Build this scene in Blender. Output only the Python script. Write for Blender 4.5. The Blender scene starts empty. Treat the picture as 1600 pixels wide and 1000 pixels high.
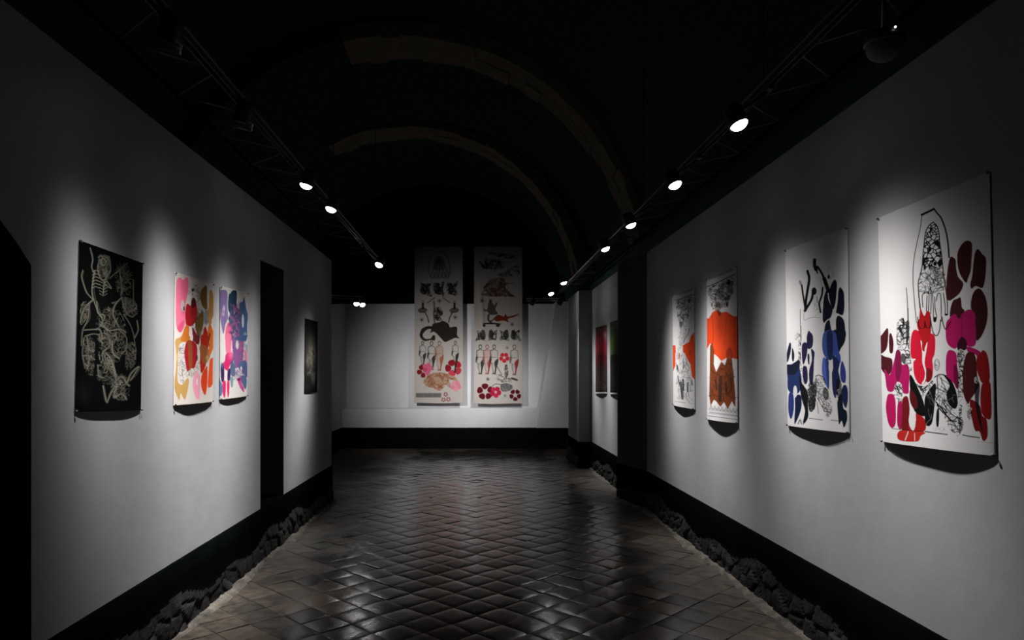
import bpy, bmesh, math, random
import numpy as np
from mathutils import Vector, Matrix
random.seed(7)
SC = bpy.context.scene
COL = SC.collection
F, CX, CY, H = 1100.0, 745.0, 587.0, 1.5      # lens (px), vanishing point (px), eye height (m)
XL, XR = -1.74, 1.91                           # inner faces of the two long walls
ZB, ZT = 0.43, 2.88                            # bottom and top of the white plaster

# ------------------------------------------------------------------ helpers
def s2l(c):
    c = np.asarray(c, float) / 255.0
    return np.where(c <= 0.04045, c / 12.92, ((c + 0.055) / 1.055) ** 2.4)

def link(o, parent=None):
    COL.objects.link(o)
    if parent: o.parent = parent
    return o

def obj(name, bm, mats, parent=None, smooth=False, loc=None):
    me = bpy.data.meshes.new(name)
    bm.normal_update()
    bm.to_mesh(me); bm.free()
    for m in (mats if isinstance(mats, (list, tuple)) else [mats]): me.materials.append(m)
    if smooth:
        for p in me.polygons: p.use_smooth = True
    o = bpy.data.objects.new(name, me)
    if loc: o.location = loc
    return link(o, parent)

def struct(name, bm, mats, smooth=False):
    o = obj(name, bm, mats, None, smooth); o['kind'] = 'structure'; return o

def thing(name, label, cat, loc=(0, 0, 0), group=None):
    o = bpy.data.objects.new(name, None); link(o)
    o.empty_display_size = .1
    o.location = loc; o['label'] = label; o['category'] = cat
    if group: o['group'] = group
    return o

def box(bm, x0, x1, y0, y1, z0, z1, mi=0):
    v = [bm.verts.new(p) for p in ((x0,y0,z0),(x1,y0,z0),(x1,y1,z0),(x0,y1,z0),(x0,y0,z1),(x1,y0,z1),(x1,y1,z1),(x0,y1,z1))]
    for f in ((3,2,1,0),(4,5,6,7),(0,1,5,4),(1,2,6,5),(2,3,7,6),(3,0,4,7)):
        bm.faces.new([v[i] for i in f]).material_index = mi

def prism(bm, pts, vec, mi=0):
    """closed outline pts (3-D), extruded by vec"""
    a = [bm.verts.new(p) for p in pts]
    b = [bm.verts.new(Vector(p) + Vector(vec)) for p in pts]
    n = len(a)
    fs = [bm.faces.new(a), bm.faces.new(b[::-1])]
    for i in range(n):
        fs.append(bm.faces.new((a[i], b[i], b[(i+1) % n], a[(i+1) % n])))
    for f in fs: f.material_index = mi
    bmesh.ops.recalc_face_normals(bm, faces=fs)
    return fs

def tube(bm, p, q, r, n=10, r2=None, cap=True):
    p, q = Vector(p), Vector(q); d = (q - p).normalized()
    a = d.orthogonal().normalized(); b = d.cross(a)
    r2 = r if r2 is None else r2
    R = [[bm.verts.new(c + (a*math.cos(t)+b*math.sin(t))*rr) for t in [2*math.pi*i/n for i in range(n)]] for c, rr in ((p, r), (q, r2))]
    for i in range(n):
        bm.faces.new((R[0][i], R[0][(i+1)%n], R[1][(i+1)%n], R[1][i]))
    if cap:
        bm.faces.new(R[0][::-1]); bm.faces.new(R[1])

def lathe(bm, prof, n=24, M=None):
    """prof: list of (r, z) along local z"""
    M = M or Matrix.Identity(4)
    rings = []
    for r, z in prof:
        if r < 1e-6: rings.append([bm.verts.new(M @ Vector((0,0,z)))])
        else: rings.append([bm.verts.new(M @ Vector((r*math.cos(2*math.pi*i/n), r*math.sin(2*math.pi*i/n), z))) for i in range(n)])
    fs = []
    for A, B in zip(rings[:-1], rings[1:]):
        for i in range(n):
            j = (i+1) % n
            if len(A) == 1 and len(B) == 1: continue
            if len(A) == 1: fs.append(bm.faces.new((A[0], B[j], B[i])))
            elif len(B) == 1: fs.append(bm.faces.new((A[i], A[j], B[0])))
            else: fs.append(bm.faces.new((A[i], A[j], B[j], B[i])))
    bmesh.ops.recalc_face_normals(bm, faces=fs)

# ------------------------------------------------------------------ materials
def mat(name, color, rough=.6, metal=0, spec=.5):
    m = bpy.data.materials.new(name); m.use_nodes = True
    b = m.node_tree.nodes['Principled BSDF']
    b.inputs['Base Color'].default_value = (*color, 1)
    b.inputs['Roughness'].default_value = rough
    b.inputs['Metallic'].default_value = metal
    b.inputs['Specular IOR Level'].default_value = spec
    return m

def N(m, t, **kw):
    n = m.node_tree.nodes.new(t)
    for k, v in kw.items():
        if k in n.inputs: n.inputs[k].default_value = v
        else: setattr(n, k, v)
    return n

def L(m, a, b): m.node_tree.links.new(a, b)

def ramp(m, fac, stops):
    r = N(m, 'ShaderNodeValToRGB')
    e = r.color_ramp.elements
    while len(e) < len(stops): e.new(.5)
    for el, (p, c) in zip(e, stops): el.position = p; el.color = (*c, 1)
    L(m, fac, r.inputs['Fac']); return r

def noisy(name, c1, c2, scale=3, rough=.8, bump=.1, bscale=60, spec=.3, stretch=(1,1,1)):
    m = mat(name, c1, rough, 0, spec); b = m.node_tree.nodes['Principled BSDF']
    tc = N(m, 'ShaderNodeTexCoord')
    mp = N(m, 'ShaderNodeMapping'); mp.inputs['Scale'].default_value = stretch
    L(m, tc.outputs['Object'], mp.inputs['Vector'])
    n1 = N(m, 'ShaderNodeTexNoise', Scale=scale, Detail=6.0, Roughness=.6)
    L(m, mp.outputs['Vector'], n1.inputs['Vector'])
    r = ramp(m, n1.outputs['Fac'], [(.3, c1), (.7, c2)])
    L(m, r.outputs['Color'], b.inputs['Base Color'])
    n2 = N(m, 'ShaderNodeTexNoise', Scale=bscale, Detail=4.0)
    L(m, tc.outputs['Object'], n2.inputs['Vector'])
    bp = N(m, 'ShaderNodeBump', Strength=bump, Distance=.02)
    L(m, n2.outputs['Fac'], bp.inputs['Height']); L(m, bp.outputs['Normal'], b.inputs['Normal'])
    return m

M_wall = noisy('white_plaster', (.214,.2115,.217), (.250,.247,.2525), 2.2, .85, .12, 7, .25, (1,1,.5))
M_black = noisy('black_paint', (.0010,.0014,.0015), (.0018,.0023,.0024), 4, .95, .1, 40, 0.0)
M_vault = noisy('black_vault', (.016,.037,.037), (.020,.046,.046), 2, .9, .1, 30, .08)
M_reveal_shade = noisy('shaded_reveal', (.05,.058,.060), (.058,.066,.068), 3, .9, .1, 30, .05)  # plaster of the reveals with recess shade put into its colour
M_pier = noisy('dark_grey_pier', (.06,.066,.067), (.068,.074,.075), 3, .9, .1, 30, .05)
M_brick = noisy('dim_brick', (.13,.115,.085), (.20,.17,.12), 5, .95, .4, 40, .1)
M_rubble = noisy('rubble_stone', (.0015,.0018,.0018), (.0155,.015,.014), 2.0, .85, .3, 35, .12)
M_mortar = noisy('dusty_mortar', (.012,.011,.009), (.085,.074,.061), 9, .9, .5, 120, .2)
M_metal = mat('black_metal', (.022,.023,.024), .38, 0, .5)
M_steel = mat('dark_steel', (.085,.09,.092), .5, .3, .4)
M_grout = mat('grout', (.012,.011,.010), .8, 0, .2)
M_pin = mat('steel_pin', (.10,.10,.10), .4, .8)
M_dome = mat('smoked_dome', (.10,.11,.11), .6, 0, .2)
M_glint = bpy.data.materials.new('dome_glint')  # emission that stands in for a glint on the dome fixture
M_glint.use_nodes = True
_b = M_glint.node_tree.nodes['Principled BSDF']
_b.inputs['Emission Color'].default_value = (1,.95,.85,1); _b.inputs['Emission Strength'].default_value = 3
M_lens = bpy.data.materials.new('lamp_lens'); M_lens.use_nodes = True
_b = M_lens.node_tree.nodes['Principled BSDF']
_b.inputs['Base Color'].default_value = (.9,.9,.9,1)
_b.inputs['Emission Color'].default_value = (1,.985,.97,1); _b.inputs['Emission Strength'].default_value = 9

M_glare = M_lens.copy(); M_glare.name = 'lamp_lens_glare'
M_glare.node_tree.nodes['Principled BSDF'].inputs['Emission Strength'].default_value = 70

# floor tiles: dark, worn, polished; dusty and matt towards the walls
M_tile = mat('worn_floor_tile', (.03,.026,.023), .3, 0, .5)
b = M_tile.node_tree.nodes['Principled BSDF']
tc = N(M_tile, 'ShaderNodeTexCoord')
sx = N(M_tile, 'ShaderNodeSeparateXYZ'); L(M_tile, tc.outputs['Object'], sx.inputs[0])
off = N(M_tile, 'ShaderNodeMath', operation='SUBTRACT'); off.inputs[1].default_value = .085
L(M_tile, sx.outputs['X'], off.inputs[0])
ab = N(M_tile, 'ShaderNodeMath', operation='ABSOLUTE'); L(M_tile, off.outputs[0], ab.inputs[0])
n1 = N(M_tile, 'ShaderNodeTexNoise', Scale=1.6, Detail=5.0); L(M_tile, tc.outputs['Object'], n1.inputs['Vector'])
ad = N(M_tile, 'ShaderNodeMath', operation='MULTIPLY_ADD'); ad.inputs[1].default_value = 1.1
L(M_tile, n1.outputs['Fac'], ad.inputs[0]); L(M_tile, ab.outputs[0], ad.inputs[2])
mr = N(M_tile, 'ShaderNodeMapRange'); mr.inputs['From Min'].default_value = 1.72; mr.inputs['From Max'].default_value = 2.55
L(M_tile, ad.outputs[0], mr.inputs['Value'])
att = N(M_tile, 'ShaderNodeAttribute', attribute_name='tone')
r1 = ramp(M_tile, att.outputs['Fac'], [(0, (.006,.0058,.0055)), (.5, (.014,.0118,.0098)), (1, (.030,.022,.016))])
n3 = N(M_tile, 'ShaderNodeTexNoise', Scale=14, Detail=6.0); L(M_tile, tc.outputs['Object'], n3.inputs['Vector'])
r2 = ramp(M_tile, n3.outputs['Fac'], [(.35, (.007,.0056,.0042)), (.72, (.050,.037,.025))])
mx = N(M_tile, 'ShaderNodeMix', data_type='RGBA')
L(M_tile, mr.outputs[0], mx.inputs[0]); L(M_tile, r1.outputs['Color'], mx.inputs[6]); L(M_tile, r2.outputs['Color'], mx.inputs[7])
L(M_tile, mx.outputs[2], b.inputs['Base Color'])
ro = N(M_tile, 'ShaderNodeMix', data_type='FLOAT'); L(M_tile, mr.outputs[0], ro.inputs[0]); ro.inputs[3].default_value = .75
rr = N(M_tile, 'ShaderNodeMapRange'); rr.inputs['To Min'].default_value = .14; rr.inputs['To Max'].default_value = .26
L(M_tile, n3.outputs['Fac'], rr.inputs['Value']); L(M_tile, rr.outputs[0], ro.inputs[2])
L(M_tile, ro.outputs[0], b.inputs['Roughness'])
sp = N(M_tile, 'ShaderNodeMapRange'); sp.inputs['To Min'].default_value = .5; sp.inputs['To Max'].default_value = .12
L(M_tile, mr.outputs[0], sp.inputs['Value']); L(M_tile, sp.outputs[0], b.inputs['Specular IOR Level'])
bp = N(M_tile, 'ShaderNodeBump', Strength=.12, Distance=.006)
n4 = N(M_tile, 'ShaderNodeTexNoise', Scale=26, Detail=4.0); L(M_tile, tc.outputs['Object'], n4.inputs['Vector'])
L(M_tile, n4.outputs['Fac'], bp.inputs['Height']); L(M_tile, bp.outputs['Normal'], b.inputs['Normal'])

def ink_material(name, rough=.9, spec=.02):
    m = mat(name, (.8,.8,.8), rough, 0, spec)
    a = N(m, 'ShaderNodeVertexColor', layer_name='ink')
    L(m, a.outputs['Color'], m.node_tree.nodes['Principled BSDF'].inputs['Base Color'])
    return m
M_paper = ink_material('printed_paper')
M_cloth = ink_material('printed_cloth', .95, .05)

# ------------------------------------------------------------------ room shell
# floor: diagonal square tiles as real geometry
def build_floor():
    rnd = np.random.RandomState(3)
    bm = bmesh.new()
    box(bm, -3.9, 2.4, -1.6, 15.1, -.10, -.006, 1)
    lay = bm.faces.layers.float.new('tone')
    s = .215; g = .0022; r2_ = math.sqrt(.5)
    for i in range(-90, 90):
        for j in range(-90, 90):
            u, v = i*s, j*s
            x, y = (u-v)*r2_, (u+v)*r2_
            if not (-3.2 < x < 2.25 and .8 < y < 14.9): continue
            a = s/2 - g; tx, ty = rnd.normal(0, .0115, 2); h0 = rnd.normal(0, .0006); tone = rnd.rand()
            G = []
            for p in (-1,-.8,-.4,.4,.8,1):
                row = []
                for q in (-1,-.8,-.4,.4,.8,1):
                    du, dv = p*a, q*a
                    dx, dy = (du-dv)*r2_, (du+dv)*r2_
                    row.append(bm.verts.new((x+dx, y+dy, -.001 + h0 + tx*dx + ty*dy - .0005*(p*p+q*q) - .0014*(max(abs(p),abs(q)) == 1))))
                G.append(row)
            for p in range(5):
                for q in range(5):
                    f = bm.faces.new((G[p][q], G[p+1][q], G[p+1][q+1], G[p][q+1])); f[lay] = tone; f.smooth = True
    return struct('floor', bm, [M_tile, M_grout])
build_floor()

# left wall: solid plaster with an arched opening and a tall niche cut through it
bm = bmesh.new()
arch = [(2.15 + .6*math.cos(t), 1.93 + .27*(1-math.cos(t)**2)) for t in [math.pi*i/20 for i in range(21)]]
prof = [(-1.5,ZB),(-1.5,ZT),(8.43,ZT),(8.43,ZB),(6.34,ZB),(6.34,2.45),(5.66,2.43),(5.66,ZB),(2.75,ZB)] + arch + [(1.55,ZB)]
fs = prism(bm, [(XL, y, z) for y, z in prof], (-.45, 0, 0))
for i in list(range(4,7)) + list(range(8,9+len(arch))): fs[2+i].material_index = 1   # shade inside niche and arch is put into the colour of their reveals
box(bm, -2.78, -2.19, 8.28, 8.43, 0, ZT)                     # return that closes the far bay
prism(bm, [(-2.78,8.43,0),(-2.78,15,0),(-2.78,15,3.03),(-2.78,13.5,2.87),(-2.78,8.43,2.87)], (-.1,0,0))
struct('wall_left', bm, [M_wall, M_reveal_shade])

# right wall: follows pier, picture bay and far pier
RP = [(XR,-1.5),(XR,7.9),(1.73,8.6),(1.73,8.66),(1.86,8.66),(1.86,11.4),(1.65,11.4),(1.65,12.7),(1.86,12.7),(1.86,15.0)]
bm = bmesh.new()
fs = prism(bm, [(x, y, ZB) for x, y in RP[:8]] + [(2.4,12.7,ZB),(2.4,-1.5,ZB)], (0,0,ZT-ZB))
for i in (1,2,3): fs[2+i].material_index = 1          # the splayed pier gets a darker grey
prism(bm, [(x, y, ZB) for x, y in [(1.86,12.7),(1.86,15.0),(2.4,15.0),(2.4,12.7)]], (0,0,3.02-ZB))
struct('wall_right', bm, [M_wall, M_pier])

# back wall: white below, black above, low bench and slanted buttress
bm = bmesh.new()
box(bm, -2.78, 2.4, 15.0, 15.2, 0, 3.03, 0)
box(bm, -4.0, 2.4, 15.0, 15.2, 3.03, 5.9, 1)
box(bm, -4.0, -2.78, 15.0, 15.2, 0, 3.03, 1)
box(bm, -2.78, 1.86, 14.5, 15.0, ZB, .815, 0)
prism(bm, [(1.225,14.42,ZB),(1.86,14.42,ZB),(1.86,14.42,3.02),(1.625,14.42,3.02)], (0,.58,0), 0)
struct('wall_back', bm, [M_wall, M_black])

# vault, outer shell, rear end
bm = bmesh.new()
VX, VZ, VR = -.97, 2.65, 2.9
n = 48
ring = [(VX + VR*math.cos(math.pi*i/n), VZ + VR*math.sin(math.pi*i/n)) for i in range(n+1)]
ring = [(2.4, ring[0][1])] + ring + [(ring[-1][0], 0)]
A = [bm.verts.new((x, -1.6, z)) for x, z in ring]; B = [bm.verts.new((x, 15.1, z)) for x, z in ring]
for i in range(len(ring)-1): bm.faces.new((A[i], A[i+1], B[i+1], B[i]))
struct('ceiling', bm, M_vault, smooth=False)
bm = bmesh.new(); box(bm, -4.0, 2.5, -1.75, -1.6, 0, 5.8); struct('wall_front', bm, M_vault)

# two transverse ribs: exposed brick on the right and crown, painted black on the left
def rib(name, y0, xc, zc, depth, a_end, seed):
    rnd = random.Random(seed); bm = bmesh.new(); n = 40
    Ri, Ro = 2.76, 2.93
    for k in range(n):
        a0, a1 = math.pi*k/n, math.pi*(k+1)/n
        if zc + Ri*math.sin(min(a0, math.pi-a1)) < 2.95: continue
        brick = a1 <= a_end
        for j in range(2):                          # two courses of blocks along the underside
            ri = Ri + (rnd.uniform(-.014,.014) if brick else .03)
            ya = y0 + depth*j/2 + (rnd.uniform(-.03,.03) if brick and j == 0 else 0)
            yb = y0 + depth*(j+1)/2 + (rnd.uniform(-.04,.04) if brick and j == 1 else 0)
            pts = [(xc+r*math.cos(a), ya, zc+r*math.sin(a)) for r, a in ((ri,a0),(Ro,a0),(Ro,a1),(ri,a1))]
            prism(bm, pts, (0,yb-ya-.003,0), 0 if brick else 1)
    return struct(name, bm, [M_brick, M_vault])
rib('trim_1', 7.95, -.87, 2.58, .62, math.radians(106), 1)
rib('trim_2', 11.24, -1.12, 2.71, .58, math.radians(117), 2)

# black base with rubble foot, swept along the walls
def worley(p, seed):
    """cheap 3-D cellular noise -> F1, F2"""
    c = np.floor(p).astype(int); best = np.full((len(p),), 9.0); sec = best.copy(); idv = np.zeros(len(p))
    for dx in (-1,0,1):
        for dy in (-1,0,1):
                cc = c + np.array([dx,dy])
                hsh = np.sin(cc[:,0]*127.1 + cc[:,1]*311.7 + seed*17.3)*43758.5453
                h2 = np.sin(cc[:,0]*269.5 + cc[:,1]*183.3 + seed*9.1)*43758.5453
                q = cc + np.stack([hsh-np.floor(hsh), h2-np.floor(h2)], 1)
                d = np.sqrt(((p-q)**2).sum(1))
                m = d < best
                sec = np.where(m, best, np.minimum(sec, d)); idv = np.where(m, hsh-np.floor(hsh), idv); best = np.where(m, d, best)
    return best, sec, idv

def base(name, path, seed, flip):
    P = []; Nn = []
    for (x0,y0),(x1,y1) in zip(path[:-1], path[1:]):
        ln = math.hypot(x1-x0, y1-y0); k = max(2, int(ln/.016))
        nx, ny = (-(y1-y0)/ln, (x1-x0)/ln)
        if flip: nx, ny = -nx, -ny
        for i in range(k+1):
            t = i/k; P.append((x0+(x1-x0)*t, y0+(y1-y0)*t)); Nn.append((nx,ny))
    P = np.array(P); Nn = np.array(Nn)
    S = np.concatenate([[0], np.cumsum(np.hypot(*(P[1:]-P[:-1]).T))])
    zs = np.concatenate([np.linspace(-.01,.27,19), [.29,.30,ZB-.012,ZB]])
    ns, nz = len(P), len(zs)
    SS, ZZ = np.meshgrid(S, zs, indexing='ij')
    f1, f2, idv = worley(np.stack([SS.ravel()*6.0, ZZ.ravel()*8.0+3], 1), seed)
    e = np.clip((f2-f1)/.35, 0, 1)
    g1, g2, idw = worley(np.stack([SS.ravel()*19, ZZ.ravel()*23+3], 1), seed+3)
    ph = idv*40
    tilt = np.sin(ph)*np.sin(SS.ravel()*9+ph)*.007 + np.cos(ph*1.7)*np.sin(ZZ.ravel()*22+ph)*.006
    disp = (.006 + .022*idv + tilt*.8)*(e**.45) + 0.004*idw*np.clip((g2-g1)/.3,0,1)*e
    disp = disp.reshape(ns,nz)
    jag = .21 + .04*np.sin(S*2.3+seed) + .03*np.sin(S*7.1+2*seed)
    fade = np.clip((jag[:,None]-ZZ)/.10, 0, 1)
    d = .012*(1-fade) + (disp+.008)*fade
    d[:,-1] = .0005
    V = np.zeros((ns,nz,3)); V[:,:,0] = P[:,0:1] + Nn[:,0:1]*d; V[:,:,1] = P[:,1:2] + Nn[:,1:2]*d; V[:,:,2] = ZZ
    idx = np.arange(ns*nz).reshape(ns,nz)
    q = np.stack([idx[:-1,:-1], idx[1:,:-1], idx[1:,1:], idx[:-1,1:]], -1)
    stone = (fade[:-1,:-1] > .3).ravel()
    q = q.reshape(-1,4)
    if flip: pass
    else: q = q[:, ::-1]
    me = bpy.data.meshes.new(name); me.from_pydata(V.reshape(-1,3).tolist(), [], q.tolist())
    me.materials.append(M_black); me.materials.append(M_rubble)
    me.polygons.foreach_set('material_index', stone.astype(np.int32))
    me.polygons.foreach_set('use_smooth', ~stone)
    o = bpy.data.objects.new(name, me); link(o); o['kind'] = 'structure'
    return o
LP = [(XL,.6),(XL,8.43),(-2.2,8.44)]
base('baseboard_left', LP, 1, True)
RPB = [(XR,.6)] + RP[1:9] + [(1.86,14.5)]
base('baseboard_right', RPB, 5, False)
# solid black plinths behind the swept faces; sill of the niche and of the arched opening
bm = bmesh.new(); box(bm, -2.19, XL-.002, -1.5, 8.42, 0, ZB-.001); struct('baseboard_left_core', bm, M_black)
bm = bmesh.new(); prism(bm, [(x+.004, y, 0) for x, y in RP] + [(2.4,15,0),(2.4,-1.5,0)], (0,0,ZB-.001)); struct('baseboard_right_core', bm, M_black)
bm = bmesh.new(); box(bm, -2.78, 1.86, 14.49, 15.0, 0, ZB-.001)
box(bm, 1.2, 1.86, 14.41, 14.5, 0, ZB-.001)
box(bm, -2.78, -2.77, 8.44, 14.49, 0, ZB); struct('baseboard_back', bm, M_black)

# pale dusty mortar fillet where the rubble meets the floor
def fillet(name, path, seed, sgn):
    rnd = random.Random(seed); bm = bmesh.new(); prev = None
    for (x0,y0),(x1,y1) in zip(path[:-1], path[1:]):
        k = max(2, int(math.hypot(x1-x0,y1-y0)/.03))
        for i in range(k+1):
            t = i/k; x = x0+(x1-x0)*t; y = y0+(y1-y0)*t
            w = .062 + .022*math.sin(y*4+seed) + rnd.uniform(-.009,.009)
            cur = [bm.verts.new((x, y, .022)), bm.verts.new((x+sgn*w*.7, y, .012)), bm.verts.new((x+sgn*w, y, -.004))]
            if prev:
                for a in (0,1):
                    f = bm.faces.new((prev[a],cur[a],cur[a+1],prev[a+1]))
            prev = cur
    bmesh.ops.recalc_face_normals(bm, faces=bm.faces)
    struct(name, bm, M_mortar)
fillet('trim_3', [(XL+.01,.6),(XL+.01,8.43)], 1, 1)
fillet('trim_4', [(XR-.01,.6),(XR-.01,7.9),(1.72,8.6)], 2, -1)
fillet('trim_5', [(1.85,8.7),(1.85,11.4)], 3, -1)

# ------------------------------------------------------------------ drawing on paper: colour per vertex, traced in photo coordinates
class Ink:
    def __init__(s, px, py, paper, seed=0):
        s.x, s.y = px.ravel(), py.ravel()
        s.c = np.tile(s2l(paper), (len(s.x),1)); s.paper = s2l(paper); s.rs = np.random.RandomState(seed)
        s.crop(0,0,1)
        s.c *= (1 + .012*s.rs.randn(len(s.x),1))
    def crop(s, x0, y0, k): s.o = np.array([x0,y0],float); s.k = float(k); return s
    def T(s, pts): return np.asarray(pts,float)/s.k + s.o
    @staticmethod
    def smooth(P, n=6):
        Q = []; m = len(P)
        for i in range(m):
            a,b,c,d = P[i-1],P[i],P[(i+1)%m],P[(i+2)%m]
            for t in np.linspace(0,1,n,endpoint=False):
                Q.append(.5*((2*b)+(c-a)*t+(2*a-5*b+4*c-d)*t*t+(3*b-a-3*c+d)*t**3))
        return np.array(Q)
    def inside(s, P):
        m = np.zeros(len(s.x), bool)
        bb = (s.x>=P[:,0].min())&(s.x<=P[:,0].max())&(s.y>=P[:,1].min())&(s.y<=P[:,1].max())
        ix = np.nonzero(bb)[0]
        if not len(ix): return m
        x,y = s.x[ix], s.y[ix]; r = np.zeros(len(ix), bool)
        for (x0,y0),(x1,y1) in zip(P, np.roll(P,-1,0)):
            if y0 == y1: continue
            cr = ((y0>y)!=(y1>y)) & (x < (x1-x0)*(y-y0)/(y1-y0)+x0)
            r ^= cr
        m[ix] = r; return m
    def poly(s, pts, smooth=True):
        P = s.T(pts); P = s.smooth(P) if smooth else P
        return sum(s.inside(P + np.array(o)).astype(float) for o in ((.3,.1),(-.1,.3),(-.3,-.1),(.1,-.3)))/4
    def paint(s, a, col, mul=False):
        c = s2l(col)
        a = (a.astype(float) if a.dtype == bool else a)[:,None]
        tgt = s.c*(c/s.paper) if mul else c
        s.c = s.c*(1-a) + tgt*a
    def fill(s, pts, col, alpha=1., smooth=True, mul=False, var=.0):
        m = s.poly(pts, smooth)*alpha
        if var: m *= 1 - var*s.rs.rand(len(m))
        s.paint(m, col, mul)
    def dist(s, P, mx):
        d = np.full(len(s.x), 1e9)
        bb = (s.x>=P[:,0].min()-mx)&(s.x<=P[:,0].max()+mx)&(s.y>=P[:,1].min()-mx)&(s.y<=P[:,1].max()+mx)
        ix = np.nonzero(bb)[0]
        if not len(ix): return d
        q = np.stack([s.x[ix], s.y[ix]],1); dd = np.full(len(ix),1e9)
        for a,b in zip(P[:-1],P[1:]):
            ab = b-a; t = np.clip(((q-a)@ab)/max(ab@ab,1e-9),0,1)
            dd = np.minimum(dd, np.hypot(*(q-a-t[:,None]*ab).T))
        d[ix] = dd; return d
    def stroke(s, pts, w, col, alpha=1., curve=True, clip=None, soft=.45):
        P = s.T(pts)
        if curve and len(P) > 2:
            Q = []; E = np.vstack([2*P[0]-P[1], P, 2*P[-1]-P[-2]])
            for i in range(1,len(E)-2):
                a,b,c,d = E[i-1:i+3]
                for t in np.linspace(0,1,5,endpoint=False):
                    Q.append(.5*((2*b)+(c-a)*t+(2*a-5*b+4*c-d)*t*t+(3*b-a-3*c+d)*t**3))
            P = np.array(Q+[P[-1]])
        r = w/s.k/2
        a = np.clip((r - s.dist(P, r+2))/(2*soft)+.5, 0, 1)*alpha*min(1, r/soft+.25)
        if clip is not None: a = a*clip
        s.paint(a, col)
    def ell(s, cx, cy, rx, ry, col, alpha=1., rot=0, outline=0):
        t = np.linspace(0,2*np.pi,28)
        P = [(cx+rx*math.cos(u)*math.cos(rot)-ry*math.sin(u)*math.sin(rot), cy+rx*math.cos(u)*math.sin(rot)+ry*math.sin(u)*math.cos(rot)) for u in t]
        if outline: s.stroke(P, outline, col, alpha, False)
        else: s.fill(P[:-1], col, alpha, False)
    def soft(s, cx, cy, rx, ry, col, alpha=1.):
        c = s.T([(cx,cy)])[0]
        q = ((s.x-c[0])/(rx/s.k))**2 + ((s.y-c[1])/(ry/s.k))**2
        s.paint(np.exp(-q)*alpha, col)
    def scrib(s, pts, col, n=30, w=4, alpha=.9, ln=60, ang=None, smooth=True):
        P = s.T(pts); clip = s.inside(s.smooth(P) if smooth else P).astype(float)
        A = np.array(pts,float); lo,hi = A.min(0),A.max(0)
        for i in range(n):
            p = lo+(hi-lo)*s.rs.rand(2); a = (s.rs.rand()*2*np.pi) if ang is None else ang+s.rs.randn()*.35
            Q = [p]
            for k in range(3):
                a += s.rs.randn()*.5; p = p + ln/3*np.array([math.cos(a),math.sin(a)]); Q.append(p)
            s.stroke(Q, w*(.5+s.rs.rand()), col, alpha*(.5+.5*s.rs.rand()), True, clip)
    def cells(s, pts, col, n=40, thr=3, alpha=1.):
        P = s.T(pts); m = np.nonzero(s.inside(s.smooth(P)))[0]
        if not len(m): return
        A = s.T(pts); lo,hi = A.min(0),A.max(0)
        site = lo+(hi-lo)*s.rs.rand(n,2)
        d = np.sort(np.hypot(s.x[m,None]-site[None,:,0], s.y[m,None]-site[None,:,1]),1)
        a = np.zeros(len(s.x)); a[m] = np.clip((thr/s.k-(d[:,1]-d[:,0]))/.8+.5,0,1)*alpha
        s.paint(a, col)
    def flower(s, cx, cy, r, cols, n=5, hole=.28, rot=0., fat=.42, sy=1.0):
        for i in range(n):
            a = rot+2*math.pi*i/n; c = cols[i % len(cols)]
            d = r*(.5+hole/2); ux,uy = math.cos(a),math.sin(a)
            P = []
            for t in np.linspace(0,2*np.pi,12,endpoint=False):
                al = math.cos(t)*r*(.5-hole/2); ac = math.sin(t)*r*fat*(1+.25*math.cos(t))
                P.append((cx+ux*(d+al)-uy*ac, cy+sy*(uy*(d+al)+ux*ac)))
            s.fill(P, c)

def sheet_grid(X, q, side, D, nu, nv, bowfn):
    """q: photo corners TL,TR,BR,BL on the wall plane x=X. returns verts (nv,nu,3) and their photo positions"""
    C = []
    for px, py in q:
        Y = F*X/(px-CX); C.append((Y, H-(py-CY)*Y/F))
    C = np.array(C)
    u = np.linspace(0,1,nu)[None,:,None]; v = np.linspace(0,1,nv)[:,None,None]
    YZ = (C[0]*(1-u)+C[1]*u)*(1-v) + (C[3]*(1-u)+C[2]*u)*v
    U,Vv = np.meshgrid(np.linspace(0,1,nu), np.linspace(0,1,nv))
    d = .004 + D*bowfn(U,Vv)
    x = X - side*d
    V = np.stack([x, YZ[:,:,0], YZ[:,:,1]], -1)
    px = CX + F*V[:,:,0]/V[:,:,1]; py = CY - F*(V[:,:,2]-H)/V[:,:,1]
    return V, px, py

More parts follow.
